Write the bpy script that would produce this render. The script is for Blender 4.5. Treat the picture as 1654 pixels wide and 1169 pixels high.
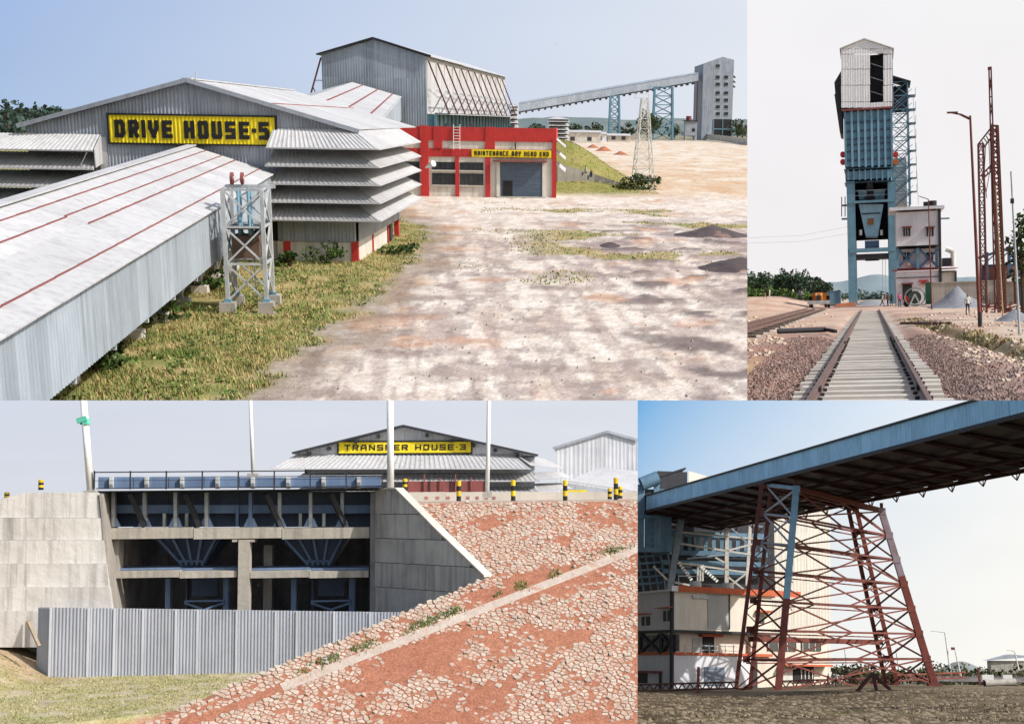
import bpy, bmesh, math, random
import numpy as np
from mathutils import Vector, Matrix, noise
random.seed(7); np.random.seed(7)
R = math.radians
for o in list(bpy.data.objects): bpy.data.objects.remove(o)
scene = bpy.context.scene
COL = scene.collection

# ---------------------------------------------------------------- camera, sky, sun, exposure
F, CX, CY = 2000.0, 1000.0, 640.0          # focal length and optical axis, in pixels of the 1654 x 1169 frame
cam = bpy.data.cameras.new('camera'); cam.sensor_width = 36; cam.lens = 36 * F / 1654
cam.shift_x = -(CX - 827) / 1654; cam.shift_y = (CY - 584.5) / 1654
cam.clip_start = .1; cam.clip_end = 30000
camo = bpy.data.objects.new('camera', cam); COL.objects.link(camo)
camo.location = (0, 0, 0); camo.rotation_euler = (R(90), 0, 0); scene.camera = camo

SUN_AZ, SUN_EL = R(66), R(40)              # right of straight behind the camera, above the level
sdir = Vector((math.sin(SUN_AZ) * math.cos(SUN_EL), -math.cos(SUN_AZ) * math.cos(SUN_EL), math.sin(SUN_EL)))
world = bpy.data.worlds.new('World'); scene.world = world; world.use_nodes = True
nt = world.node_tree; nt.nodes.clear()
sk = nt.nodes.new('ShaderNodeTexSky'); sk.sky_type = 'NISHITA'; sk.sun_disc = False
sk.sun_elevation = SUN_EL; sk.sun_rotation = math.atan2(sdir.x, sdir.y); sk.air_density = 1.4; sk.dust_density = 3.0
bg = nt.nodes.new('ShaderNodeBackground'); bg.inputs[1].default_value = .12
ow = nt.nodes.new('ShaderNodeOutputWorld')
nt.links.new(sk.outputs[0], bg.inputs[0]); nt.links.new(bg.outputs[0], ow.inputs[0])
sl = bpy.data.lights.new('sun', 'SUN'); sl.energy = 3.4; sl.angle = R(.6); sl.color = (1, .965, .91)
so = bpy.data.objects.new('sun', sl); COL.objects.link(so)
so.rotation_euler = sdir.to_track_quat('Z', 'Y').to_euler(); so.location = sdir * 50
vs = scene.view_settings; vs.view_transform = 'Standard'; vs.look = 'None'; vs.gamma = 1; vs.exposure = .36
vs.use_curve_mapping = False

# ---------------------------------------------------------------- the four sites
def ray(u, v): return Vector(((u - CX) / F, 1, -(v - CY) / F))
class Site:
    """One of the four places: level ground, its own heading and model scale."""
    def __init__(s, uc, vh, lean, h, scale, bounds):
        f = ray(uc, vh).normalized(); up = ray(uc - lean * 100, vh - 100) - ray(uc, vh)
        up = (up - f * up.dot(f)).normalized()
        s.Rm = Matrix((f.cross(up), f, up)).transposed(); s.h = h; s.k = scale
        s.M = s.Rm.to_4x4() @ Matrix.Scale(scale, 4) @ Matrix.Translation((0, 0, -h))
        s.eye = Vector((0, 0, h)); s.planes = []
        for kind, val in bounds:               # where this place ends and the next begins
            a = (val - CX) / F; b = (val - CY) / F
            n = {'right': (-1, a, 0), 'left': (1, -a, 0), 'below': (0, b, 1), 'above': (0, -b, -1)}[kind]
            s.planes.append((s.Rm.transposed() @ Vector(n)).normalized())
        s.kinds = [k for k, _ in bounds]
    def d(s, u, v):
        q = s.Rm.transposed() @ ray(u, v); return q / q.y
    def at(s, u, v, y): return s.d(u, v) * y + s.eye
    def gr(s, u, v, z=0.):
        q = s.d(u, v); return q * ((z - s.h) / q.z) + s.eye
    def inside(s, p, m=0): return all(n.dot(Vector(p) - s.eye) > m for n in s.planes)
yard = Site(850, 195, 0, 7.8, 3.0, [('right', 1207), ('below', 646.5)])
rail = Site(1410, 475, .018, 1.47, 7.5, [('left', 1207), ('below', 646.5)])
pit = Site(750, 800, 0, .3, .35, [('right', 1030), ('above', 646.5)])
trest = Site(1120, 1082, 0, 2.56, .29, [('left', 1030), ('above', 646.5)])

# ---------------------------------------------------------------- geometry helpers
class G:
    def __init__(s): s.v = []; s.f = []
    def add(s, v, f):
        n = len(s.v); s.v += [tuple(p) for p in v]; s.f += [tuple(i + n for i in q) for q in f]; return s
    def hexa(s, p):
        return s.add(p, [(0, 3, 2, 1), (4, 5, 6, 7), (0, 1, 5, 4), (1, 2, 6, 5), (2, 3, 7, 6), (3, 0, 4, 7)])
    def box(s, x0, x1, y0, y1, z0, z1):
        return s.hexa([(x0, y0, z0), (x1, y0, z0), (x1, y1, z0), (x0, y1, z0), (x0, y0, z1), (x1, y0, z1), (x1, y1, z1), (x0, y1, z1)])
    def bar(s, a, b, w, h=None, up=None):
        a, b = Vector(a), Vector(b); h = h or w; t = b - a
        if t.length < 1e-6: return s
        t.normalize(); up = Vector(up) if up else (Vector((0, 0, 1)) if abs(t.z) < .9 else Vector((0, 1, 0)))
        x = t.cross(up).normalized() * (w / 2); z = x.cross(t).normalized() * (h / 2)
        return s.hexa([a - x - z, a + x - z, b + x - z, b - x - z, a - x + z, a + x + z, b + x + z, b - x + z])
    def cyl(s, a, b, r0, r1=None, n=10, caps=True):
        a, b = Vector(a), Vector(b); r1 = r0 if r1 is None else r1; t = (b - a).normalized()
        x = t.orthogonal().normalized(); y = t.cross(x); k = len(s.v)
        for p, r in ((a, r0), (b, r1)):
            for i in range(n):
                c = 2 * math.pi * i / n; s.v.append(tuple(p + x * (r * math.cos(c)) + y * (r * math.sin(c))))
        for i in range(n): s.f.append((k + i, k + (i + 1) % n, k + n + (i + 1) % n, k + n + i))
        if caps: s.f.append(tuple(k + n - 1 - i for i in range(n))); s.f.append(tuple(k + n + i for i in range(n)))
        return s
    def slab(s, pts, off):
        n = len(pts); off = Vector(off); k = len(s.v)
        s.v += [tuple(p) for p in pts] + [tuple(Vector(p) + off) for p in pts]
        s.f += [tuple(k + n - 1 - i for i in range(n)), tuple(k + n + i for i in range(n))]
        s.f += [(k + i, k + (i + 1) % n, k + n + (i + 1) % n, k + n + i) for i in range(n)]
        return s
    def corr(s, a, b, c, d, pitch, amp):
        """profiled sheet a-b (bottom edge) to d-c (top edge), ribs running a->d"""
        a, b, c, d = map(Vector, (a, b, c, d)); L = max((b - a).length, (c - d).length)
        n = max(2, int(round(L / pitch))); nr = (b - a).cross(d - a).normalized()
        k = len(s.v); m = 0
        for i in range(n):
            for q, e in ((0, 0), (.28, 0), (.42, 1), (.72, 1), (.86, 0)):
                t = (i + q) / n
                for p0, p1 in ((a, b), (d, c)): s.v.append(tuple(p0.lerp(p1, t) + nr * (amp * e)))
                m += 1
        s.v += [tuple(b), tuple(c)]; m += 1
        s.f += [(k + 2 * i, k + 2 * i + 2, k + 2 * i + 3, k + 2 * i + 1) for i in range(m - 1)]
        return s

def link(name, me, parent, mat):
    o = bpy.data.objects.new(name, me); COL.objects.link(o)
    if parent: o.parent = parent
    return o
def clip(me, planes, eye):
    """cut a mesh where its place ends"""
    n = len(me.vertices)
    if not n: return me
    co = np.empty(n * 3, np.float32); me.vertices.foreach_get('co', co); co = co.reshape(-1, 3)
    for nr in planes:
        dd = (co - np.array(eye)) @ np.array(nr)
        if dd.min() < 0:
            bm = bmesh.new(); bm.from_mesh(me)
            g = bm.verts[:] + bm.edges[:] + bm.faces[:]
            r = bmesh.ops.bisect_plane(bm, geom=g, dist=1e-5, plane_co=eye, plane_no=nr, clear_inner=True)
            ed = [e for e in r['geom_cut'] if isinstance(e, bmesh.types.BMEdge)]
            if len(ed) > 2 and len(bm.faces) < 400:
                bmesh.ops.holes_fill(bm, edges=ed, sides=0)
            bm.to_mesh(me); bm.free()
            n = len(me.vertices)
            if not n or not len(me.polygons): return None
            co = np.empty(n * 3, np.float32); me.vertices.foreach_get('co', co); co = co.reshape(-1, 3)
    return me
def finish(site, L, name, v, f, mat, parent, smooth=False, col=None):
    me = bpy.data.meshes.new(name); me.from_pydata(v, [], f)
    if col is not None:
        a = me.color_attributes.new('Col', 'FLOAT_COLOR', 'POINT')
        c = np.ones((len(v), 4), np.float32); c[:, :3] = col; a.data.foreach_set('color', c.ravel())
    Li = L.inverted(); R3 = Li.to_3x3()
    me = clip(me, [R3 @ n for n in site.planes], Li @ site.eye)
    if me is None: return None
    me.materials.append(mat)
    if smooth: me.polygons.foreach_set('use_smooth', [True] * len(me.polygons))
    me.update()
    return link(name, me, parent, mat)
class Thing:
    def __init__(s, site, name, label, cat, base=(0, 0, 0), rz=0., group=None, tilt=None):
        s.site = site; s.L = Matrix.Translation(base) @ Matrix.Rotation(rz, 4, 'Z')
        if tilt is not None: s.L = s.L @ tilt
        s.o = bpy.data.objects.new(name, None); COL.objects.link(s.o); s.o.empty_display_size = .2
        s.o.matrix_world = site.M @ s.L
        s.o['label'] = label; s.o['category'] = cat
        if group: s.o['group'] = group
    def part(s, name, g, mat, parent=None, label=None, smooth=False, kind=None, col=None):
        o = finish(s.site, s.L, name, g.v, g.f, mat, parent or s.o, smooth, col)
        if o:
            if label: o['label'] = label
            if kind: o['kind'] = kind
        return o
    def loc(s, p): return s.L.inverted() @ Vector(p)
    def pl(s, u, v, ax, c):
        """where the sight line meets this thing's own plane"""
        Li = s.L.inverted(); o = Li @ s.site.eye; q = Li.to_3x3() @ s.site.d(u, v)
        return o + q * ((c - o[ax]) / q[ax])
    def bars(s, name, segs, w, mat, h=None, parent=None):
        for a, b in segs: s.part(name, G().bar(a, b, w, h), mat, parent)
def sheet(site, name, g, mat, kind='structure', label=None, cat=None, smooth=False, col=None, runs_on=(), beyond=()):
    """runs_on: sides on which this piece of the setting carries on behind its neighbour; beyond: only what lies there"""
    keep = site.planes; site.planes = [-p if k in beyond else p for p, k in zip(site.planes, site.kinds) if k not in runs_on]
    o = finish(site, Matrix.Identity(4), name, g.v, g.f, mat, None, smooth, col)
    site.planes = keep; o.matrix_world = site.M; o['kind'] = kind
    if label: o['label'] = label; o['category'] = cat
    return o
def one(site, name, label, cat, g, mat, base=(0, 0, 0), rz=0., group=None, smooth=False, col=None):
    """a thing that is a single mesh"""
    L = Matrix.Translation(base) @ Matrix.Rotation(rz, 4, 'Z')
    o = finish(site, L, name, g.v, g.f, mat, None, smooth, col)
    if o is None: return None
    o.matrix_world = site.M @ L; o['label'] = label; o['category'] = cat
    if group: o['group'] = group
    return o
def lattice(t, b, tp, lv, lw, bw, mat, x=True, faces=(0, 1, 2, 3), leg='leg', brace='brace', strut='strut', matf=None):
    """four-legged braced frame between base points b and top points tp"""
    b = [Vector(p) for p in b]; tp = [Vector(p) for p in tp]
    for i in range(4): t.part(leg, G().bar(b[i], tp[i], lw), mat)
    for k in range(lv):
        f0, f1 = k / lv, (k + 1) / lv
        for i in faces:
            j = (i + 1) % 4; p, q = b[i].lerp(tp[i], f0), b[j].lerp(tp[j], f0); r_, s_ = b[i].lerp(tp[i], f1), b[j].lerp(tp[j], f1)
            t.part(strut, G().bar(r_, s_, bw), mat)
            if x or k % 2 == 0: t.part(brace, G().bar(p, s_, bw * .8), mat)
            if x or k % 2: t.part(brace, G().bar(q, r_, bw * .8), mat)

# ---------------------------------------------------------------- materials
MATS = {}
def mat(name, c1, c2=None, sc=1.5, rough=.7, metal=0., streak=0., bump=0., vary=.06, c3=None, t3=.62, sc3=.5, bsc=None, det=6, spec=.35, attr=False, fine=0.):
    if name in MATS: return MATS[name]
    m = bpy.data.materials.new(name); m.use_nodes = True; n = m.node_tree.nodes; l = m.node_tree.links; n.clear()
    out = n.new('ShaderNodeOutputMaterial'); p = n.new('ShaderNodeBsdfPrincipled'); l.new(p.outputs[0], out.inputs[0])
    p.inputs['Roughness'].default_value = rough; p.inputs['Metallic'].default_value = metal
    p.inputs['Specular IOR Level'].default_value = spec
    tc = n.new('ShaderNodeTexCoord'); oi = n.new('ShaderNodeObjectInfo')
    off = n.new('ShaderNodeVectorMath'); off.operation = 'MULTIPLY_ADD'
    cmb = n.new('ShaderNodeCombineXYZ')
    for i in range(3): l.new(oi.outputs['Random'], cmb.inputs[i])
    off.inputs[1].default_value = (37, 53, 71); l.new(cmb.outputs[0], off.inputs[0]); l.new(tc.outputs['Object'], off.inputs[2])
    def nz(scale, detail=det, rg=.6, stretch=None):
        t = n.new('ShaderNodeTexNoise'); t.inputs['Scale'].default_value = scale; t.inputs['Detail'].default_value = detail; t.inputs['Roughness'].default_value = rg
        src = off.outputs[0]
        if stretch:
            mp = n.new('ShaderNodeMapping'); mp.inputs['Scale'].default_value = stretch; l.new(src, mp.inputs[0]); src = mp.outputs[0]
        l.new(src, t.inputs['Vector']); return t.outputs['Fac']
    def ramp(fac, a, b):
        r = n.new('ShaderNodeMapRange'); r.inputs[1].default_value = a; r.inputs[2].default_value = b; l.new(fac, r.inputs[0]); return r.outputs[0]
    def mix(fac, a, b, mode='MIX'):
        x = n.new('ShaderNodeMix'); x.data_type = 'RGBA'; x.blend_type = mode
        for sock, val in ((x.inputs[0], fac), (x.inputs[6], a), (x.inputs[7], b)):
            if isinstance(val, (int, float)): sock.default_value = val
            elif isinstance(val, tuple): sock.default_value = (*val, 1)
            else: l.new(val, sock)
        return x.outputs[2]
    c2 = c2 or tuple(x * .72 for x in c1)
    fac = ramp(nz(sc), .35, .68)
    if attr:
        va = n.new('ShaderNodeVertexColor'); va.layer_name = 'Col'
        dk = mix(1., va.outputs[0], c2, 'MULTIPLY'); c = mix(fac, va.outputs[0], dk)
    else: c = mix(fac, c1, c2)
    if c3: c = mix(ramp(nz(sc3, 5, .65), t3, t3 + .12), c, c3)
    if streak:
        c = mix(ramp(nz(1., 4, .6, (3.2, 3.2, .16)), .5, .78), c, mix(streak, (1., 1., 1.), (.3, .27, .26)), 'MULTIPLY') if False else mix(ramp(nz(1., 4, .6, (3.2, 3.2, .16)), .48, .8), c, mix(1., c, (1 - streak,) * 3, 'MULTIPLY'))
    if fine:
        for s_, lo in ((9., 1 - fine), (31., 1 - fine * .8)):
            rr = n.new('ShaderNodeMapRange'); rr.inputs[1].default_value = .38; rr.inputs[2].default_value = .62; rr.inputs[3].default_value = lo; rr.inputs[4].default_value = 1.16; l.new(nz(s_, 4, .7), rr.inputs[0])
            sc_ = n.new('ShaderNodeVectorMath'); sc_.operation = 'SCALE'; l.new(c, sc_.inputs[0]); l.new(rr.outputs[0], sc_.inputs['Scale']); c = sc_.outputs[0]
    if vary:
        r = n.new('ShaderNodeMapRange'); r.inputs[3].default_value = 1 - vary; r.inputs[4].default_value = 1 + vary; l.new(oi.outputs['Random'], r.inputs[0])
        sc_ = n.new('ShaderNodeVectorMath'); sc_.operation = 'SCALE'; l.new(c, sc_.inputs[0]); l.new(r.outputs[0], sc_.inputs['Scale']); c = sc_.outputs[0]
    l.new(c, p.inputs['Base Color'])
    if bump:
        b = n.new('ShaderNodeBump'); b.inputs['Strength'].default_value = bump; b.inputs['Distance'].default_value = .05
        l.new(nz(bsc or sc * 6, 5), b.inputs['Height']); l.new(b.outputs[0], p.inputs['Normal'])
    MATS[name] = m; return m
galv_far = mat('blue_grey_sheet', (.34, .39, .46), (.27, .31, .38), .25, .6, .05, .45, vary=.08, c3=(.44, .48, .53), t3=.62, sc3=.2)
galv_p = mat('pale_galvanised_sheet', (.62, .64, .69), (.52, .54, .59), .4, .55, .05, .35, vary=.06)
galv = mat('galvanised_sheet', (.42, .45, .51), (.32, .35, .41), .5, .55, .15, .35, vary=.09)
galv_blue = mat('pale_blue_sheet', (.35, .40, .455), (.285, .33, .385), .5, .55, .1, .4, vary=.12, c3=(.30, .33, .36), t3=.7, sc3=1.2)
roofw = mat('weathered_white_roofing', (.50, .50, .515), (.42, .42, .435), .35, .7, 0, .28, vary=.06, c3=(.29, .275, .265), t3=.68, sc3=.8)
wall_w = mat('off_white_render', (.68, .65, .60), (.55, .51, .46), .6, .85, 0, .35, c3=(.4, .36, .31), t3=.68)
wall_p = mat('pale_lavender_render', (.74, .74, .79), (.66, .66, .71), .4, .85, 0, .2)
red = mat('red_paint', (.52, .035, .03), (.42, .03, .03), 1.2, .6, 0, .25)
redrust = mat('red_oxide_steel', (.17, .045, .035), (.10, .03, .025), 2., .6, .1, .2, vary=.15)
redline = mat('dull_red_strip', (.25, .07, .065), (.17, .055, .05), 2., .7)
conc = mat('concrete', (.42, .39, .35), (.30, .28, .26), .7, .9, 0, .4, .25, c3=(.17, .16, .16), t3=.66)
conc_l = mat('pale_concrete', (.60, .56, .51), (.50, .46, .41), .5, .9, 0, .3, .25, c3=(.38, .36, .33), t3=.68)
conc_d = mat('stained_dark_concrete', (.27, .25, .25), (.16, .15, .16), .8, .9, 0, .5, .3, c3=(.38, .35, .33), t3=.64)
steel = mat('grey_painted_steel', (.52, .55, .58), (.36, .38, .40), 2., .55, .1, .2, c3=(.2, .11, .07), t3=.68, sc3=2.)
steel_w = mat('pale_steel', (.66, .66, .64), (.5, .5, .48), 2., .55, .1, .2, c3=(.3, .2, .14), t3=.7, sc3=2.)
blue = mat('blue_painted_steel', (.15, .295, .39), (.115, .235, .32), .8, .5, .05, .25, c3=(.17, .14, .12), t3=.72, sc3=1.5)
blue_l = mat('light_blue_steel', (.24, .43, .56), (.19, .35, .47), .8, .5, .05, .2)
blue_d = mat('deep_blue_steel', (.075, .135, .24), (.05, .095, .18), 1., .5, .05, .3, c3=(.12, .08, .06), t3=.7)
abut = mat('weathered_pale_concrete', (.68, .65, .62), (.55, .52, .49), .45, .9, 0, .55, .3, vary=.012, c3=(.44, .42, .40), t3=.66, sc3=.35)
wingc = mat('mottled_grey_concrete', (.55, .51, .48), (.36, .33, .32), .5, .9, 0, .6, .3, vary=.03, c3=(.66, .62, .58), t3=.62, sc3=.5)
slate = mat('slate_blue_steel', (.17, .25, .40), (.13, .19, .32), .8, .5, .05, .25, c3=(.14, .12, .13), t3=.72)
slate_d = mat('dark_slate_steel', (.06, .085, .15), (.04, .055, .10), 1., .5, .05, .3)
slate_l = mat('pale_slate_steel', (.25, .34, .50), (.2, .28, .42), 1., .5, .05, .2)
white_s = mat('bright_white_sheet', (.88, .88, .90), (.80, .80, .82), .5, .6, 0, .12, vary=.03)
dark = mat('dark_steel', (.035, .037, .045), (.022, .022, .028), 1., .6)
black = mat('black_paint', (.012, .012, .014), (.02, .02, .02), 2., .5)
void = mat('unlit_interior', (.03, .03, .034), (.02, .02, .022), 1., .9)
glass = mat('dark_window_glass', (.03, .035, .045), (.05, .055, .06), 2., .12, 0, spec=.6)
louvre = mat('shade_grey_louvre_sheet', (.33, .33, .34), (.25, .25, .26), .5, .7, 0, .3)  # weathered grey, darkened further to hold the shade between the blades
yellow = mat('yellow_sign_paint', (.86, .68, .02), (.74, .57, .02), .7, .6, 0, .3, c3=(.52, .40, .05), t3=.70, sc3=1.2)
yel2 = mat('yellow_paint', (.75, .5, .02), None, 1., .6)
whitep = mat('white_paint', (.78, .77, .75), (.68, .67, .65), 1., .6, 0, .15)
shutter = mat('blue_grey_shutter', (.115, .155, .215), (.09, .12, .17), .8, .5, .2, .2)
bark = mat('bark', (.10, .07, .05), (.06, .045, .03), 3., .95, 0, 0, .4)
leafm = mat('foliage', (1, 1, 1), (.6, .6, .6), 6., .75, attr=True, vary=0, spec=.2)
groundm = mat('bare_ground', (1, 1, 1), (.80, .77, .74), 2.2, .95, 0, 0, .45, attr=True, vary=0, bsc=12., spec=.1, fine=.24)
stone_m = mat('pitching_stone', (.56, .50, .42), (.43, .37, .30), 2., .9, 0, 0, .4, vary=.22, c3=(.32, .16, .10), t3=.62, sc3=2.)
wire_m = mat('dark_cable', (.05, .05, .05), None, 2., .6)
skin_m = mat('skin', (.20, .11, .07), None, 5., .6)
hair_m = mat('black_hair', (.01, .009, .008), None, 5., .6)
def skymat(name, stops, lights):
    """emission for a stretch of sky: colour by direction over a corner grid (tl, tr, bl, br)"""
    m = bpy.data.materials.new(name); m.use_nodes = True; n = m.node_tree.nodes; l = m.node_tree.links; n.clear()
    out = n.new('ShaderNodeOutputMaterial'); e = n.new('ShaderNodeEmission'); l.new(e.outputs[0], out.inputs[0])
    va = n.new('ShaderNodeVertexColor'); va.layer_name = 'Col'; l.new(va.outputs[0], e.inputs[0]); e.inputs[1].default_value = lights
    return m
def srgb(c): return tuple(((x / 255) / 12.92 if x / 255 <= .04045 else ((x / 255 + .055) / 1.055) ** 2.4) for x in c)
def sky(site, y, u0, u1, v0, v1, tl, tr, bl, br, label, nu=40, nv=24, pa=1., pb=1., ext=0):
    g = G(); col = []
    tl, tr, bl, br = [Vector(srgb(c)) for c in (tl, tr, bl, br)]
    for j in range(nv + 1):
        for i in range(-ext, nu + 1):
            a, b = i / nu, j / nv
            p = site.d(u0 + (u1 - u0) * a, v0 + (v1 - v0) * b); p = p.normalized() * y + site.eye
            aa, bb = max(a, 0) ** pa, b ** pb
            g.v.append(tuple(p)); col.append(tuple(tl.lerp(tr, aa).lerp(bl.lerp(br, aa), bb) * (1 + .05 * (fbm(a * 5, b * 9, 1., u0 * .01) - .5))))
    for j in range(nv):
        for i in range(nu + ext):
            w = nu + ext + 1; k = j * w + i; g.f.append((k, k + 1, k + w + 1, k + w))
    o = sheet(site, 'sky', g, skymat('sky_light', 0, 2 ** -vs.exposure), 'structure', col=col, smooth=True, runs_on=('left',))
    o['label'] = label; return o

# ---------------------------------------------------------------- letters, plants, people
GL = {'A': ['0,0 0,.75 .25,1 .75,1 1,.75 1,0', '0,.42 1,.42'], 'B': ['0,0 0,1 .8,1 .95,.85 .95,.65 .8,.52 1,.38 1,.15 .8,0 0,0', '0,.52 .8,.52'],
 'C': ['1,1 0,1 0,0 1,0'], 'D': ['0,0 0,1 .75,1 1,.8 1,.2 .75,0 0,0'], 'E': ['1,1 0,1 0,0 1,0', '0,.5 .85,.5'], 'F': ['1,1 0,1 0,0', '0,.5 .85,.5'],
 'H': ['0,0 0,1', '1,0 1,1', '0,.5 1,.5'], 'I': ['.5,0 .5,1'], 'M': ['0,0 0,1 .5,.45 1,1 1,0'], 'N': ['0,0 0,1 1,0 1,1'], 'O': ['0,.1 0,.9 .1,1 .9,1 1,.9 1,.1 .9,0 .1,0 0,.1'],
 'R': ['0,0 0,1 .85,1 1,.88 1,.6 .85,.48 0,.48', '.5,.48 1,0'], 'S': ['1,1 0,1 0,.5 1,.5 1,0 0,0'], 'T': ['0,1 1,1', '.5,1 .5,0'], 'U': ['0,1 0,.1 .1,0 .9,0 1,.1 1,1'],
 'V': ['0,1 0,.6 .5,0 1,.6 1,1'], 'Y': ['0,1 0,.7 .5,.45 1,.7 1,1', '.5,.45 .5,0'], '5': ['1,1 0,1 0,.55 .8,.55 1,.42 1,.12 .8,0 0,0'], '3': ['0,1 1,1 1,0 0,0', '.25,.5 1,.5'], '-': ['.3,.5 .7,.5']}
def lettering(t, parent, text, x0, x1, z0, z1, y, mt, stroke=.2, gap=.32):
    wd = lambda c: .5 if c == ' ' else (.28 if c in 'I-' else 1.)
    tot = sum(wd(c) for c in text) + gap * (len(text) - 1); k = (x1 - x0) / tot; x = x0; H = z1 - z0; w = stroke * H
    for c in text:
        cw = wd(c) * k
        if c != ' ':
            g = G(); i = 0
            for pl in GL[c]:
                pts = [tuple(map(float, q.split(','))) for q in pl.split()]
                for a, b in zip(pts, pts[1:]):
                    m = lambda q: Vector((x + cw * .5 if c == 'I' else x + w / 2 + q[0] * max(cw - w, .01), y - .004 * i, z0 + w / 2 + q[1] * (H - w)))
                    A, B = m(a), m(b); e = (B - A).normalized() * (w * .5)
                    if c == '-': A, B, e = Vector((x + cw * .5 - w * .5, y, z0 + H * .5)), Vector((x + cw * .5 + w * .5, y, z0 + H * .5)), Vector((0, 0, 0))
                    g.bar(A - e, B + e, .012 + .004 * i, w, up=(B - A).cross(Vector((0, 1, 0)))); i += 1
            t.part('letter', g, mt, parent)
        x += cw + gap * k
def leaf_cloud(n, cen, rad, size, cols, lumps=6, seed=0, flat=.0):
    rs = np.random.RandomState(seed); cen = np.array(cen); rad = np.array(rad, float)
    lc = rs.normal(0, .45, (lumps, 3)); lc /= np.maximum(1, np.linalg.norm(lc, axis=1) / .72)[:, None]
    lr = rs.uniform(.28, .55, lumps); ids = rs.randint(0, lumps, n)
    dv = rs.normal(0, 1, (n, 3)); dv /= np.linalg.norm(dv, axis=1)[:, None]
    rr = rs.uniform(.45, 1.08, n) ** .6
    p = cen + (lc[ids] + dv * (lr[ids] * rr)[:, None]) * rad
    a = rs.normal(0, 1, (n, 3)); a /= np.linalg.norm(a, axis=1)[:, None]; b = np.cross(a, rs.normal(0, 1, (n, 3))); b /= np.linalg.norm(b, axis=1)[:, None]
    s = size * rs.uniform(.6, 1.3, n)[:, None]
    v = np.stack([p - a * s - b * s * .5, p + a * s * .2 - b * s * .7, p + a * s + b * s * .3, p - a * s * .2 + b * s * .7], 1).reshape(-1, 3)
    k = rs.randint(0, len(cols), lumps); c = np.array(cols)[k[ids]] * rs.uniform(.7, 1.25, n)[:, None]
    g = G(); g.v = [tuple(x) for x in v]; g.f = [(4 * i, 4 * i + 1, 4 * i + 2, 4 * i + 3) for i in range(n)]
    return g, np.repeat(c, 4, 0)
GREENS = [(.045, .075, .022), (.06, .09, .03), (.035, .06, .02), (.075, .10, .035)]
def tree(site, base, h, w, label, group=None, n=420, cols=GREENS, seed=0, trunk=.35, name='tree', size=None, lumps=8):
    t = Thing(site, name, label, 'tree', base, group=group); rs = random.Random(seed)
    g = G(); tw = h * .03 + .04; top = Vector((rs.uniform(-.05, .05) * h, 0, h * .72)); g.cyl((0, 0, -.1), top, tw, tw * .35, 7)
    for i in range(4):
        a = rs.uniform(0, 6.28); q = top * rs.uniform(.45, .85); g.cyl(q, q + Vector((math.cos(a) * w * .36, math.sin(a) * w * .36, h * .16)), tw * .4, tw * .12, 5)
    t.part('trunk', g, bark)
    g, c = leaf_cloud(n, (0, 0, h * (trunk + 1) / 2), (w / 2, w / 2, h * (1 - trunk) / 2), size or w * .055, cols, lumps, seed)
    t.part('crown', g, leafm, col=c); return t
def bush(site, base, h, w, label, group=None, n=260, cols=GREENS, seed=0, name='bush', cat='bush', size=None):
    t = Thing(site, name, label, cat, base, group=group); g = G(); rs = random.Random(seed)
    for i in range(6):
        a = rs.uniform(0, 6.28); g.cyl((0, 0, -.05), (math.cos(a) * w * .25, math.sin(a) * w * .25, h * .7), .02 + h * .01, .008, 4)
    t.part('stem', g, bark)
    g, c = leaf_cloud(n, (0, 0, h * .5), (w * .55, w * .55, h * .55), size or max(w, h) * .05, cols, 7, seed); t.part('foliage', g, leafm, col=c); return t
def blades(site, pts, name, label, cat, hmin, hmax, cols, seed=1, wid=.02, lean=.5):
    """grass: several leaning blades at every point, one uncountable mass"""
    rs = np.random.RandomState(seed); p = np.array(pts, float); n = len(p)
    h = rs.uniform(hmin, hmax, n); a = rs.uniform(0, 6.283, n); ln = rs.uniform(0, lean, n) * h; w = wid * rs.uniform(.7, 1.6, n)
    dx, dy = np.cos(a), np.sin(a); sx, sy = -dy * w, dx * w
    v = np.empty((n, 3, 3)); v[:, 0] = p; v[:, 1] = p; v[:, 2] = p
    v[:, 0, 0] -= sx; v[:, 0, 1] -= sy; v[:, 1, 0] += sx; v[:, 1, 1] += sy
    v[:, 2, 0] += dx * ln; v[:, 2, 1] += dy * ln; v[:, 2, 2] += h; v[:, :2, 2] -= .02
    g = G(); g.v = list(map(tuple, v.reshape(-1, 3))); g.f = [(3 * i, 3 * i + 1, 3 * i + 2) for i in range(n)]
    cc = np.array(cols)
    k = np.array([int((noise.noise((q[0] * .35, q[1] * .35, 3.1)) * .9 + .5 + rs.uniform(-.25, .25)) * len(cc)) for q in p]).clip(0, len(cc) - 1)
    c = cc[k] * rs.uniform(.75, 1.25, n)[:, None]
    return sheet(site, name, g, leafm, 'stuff', label, cat, col=np.repeat(c, 3, 0))
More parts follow.
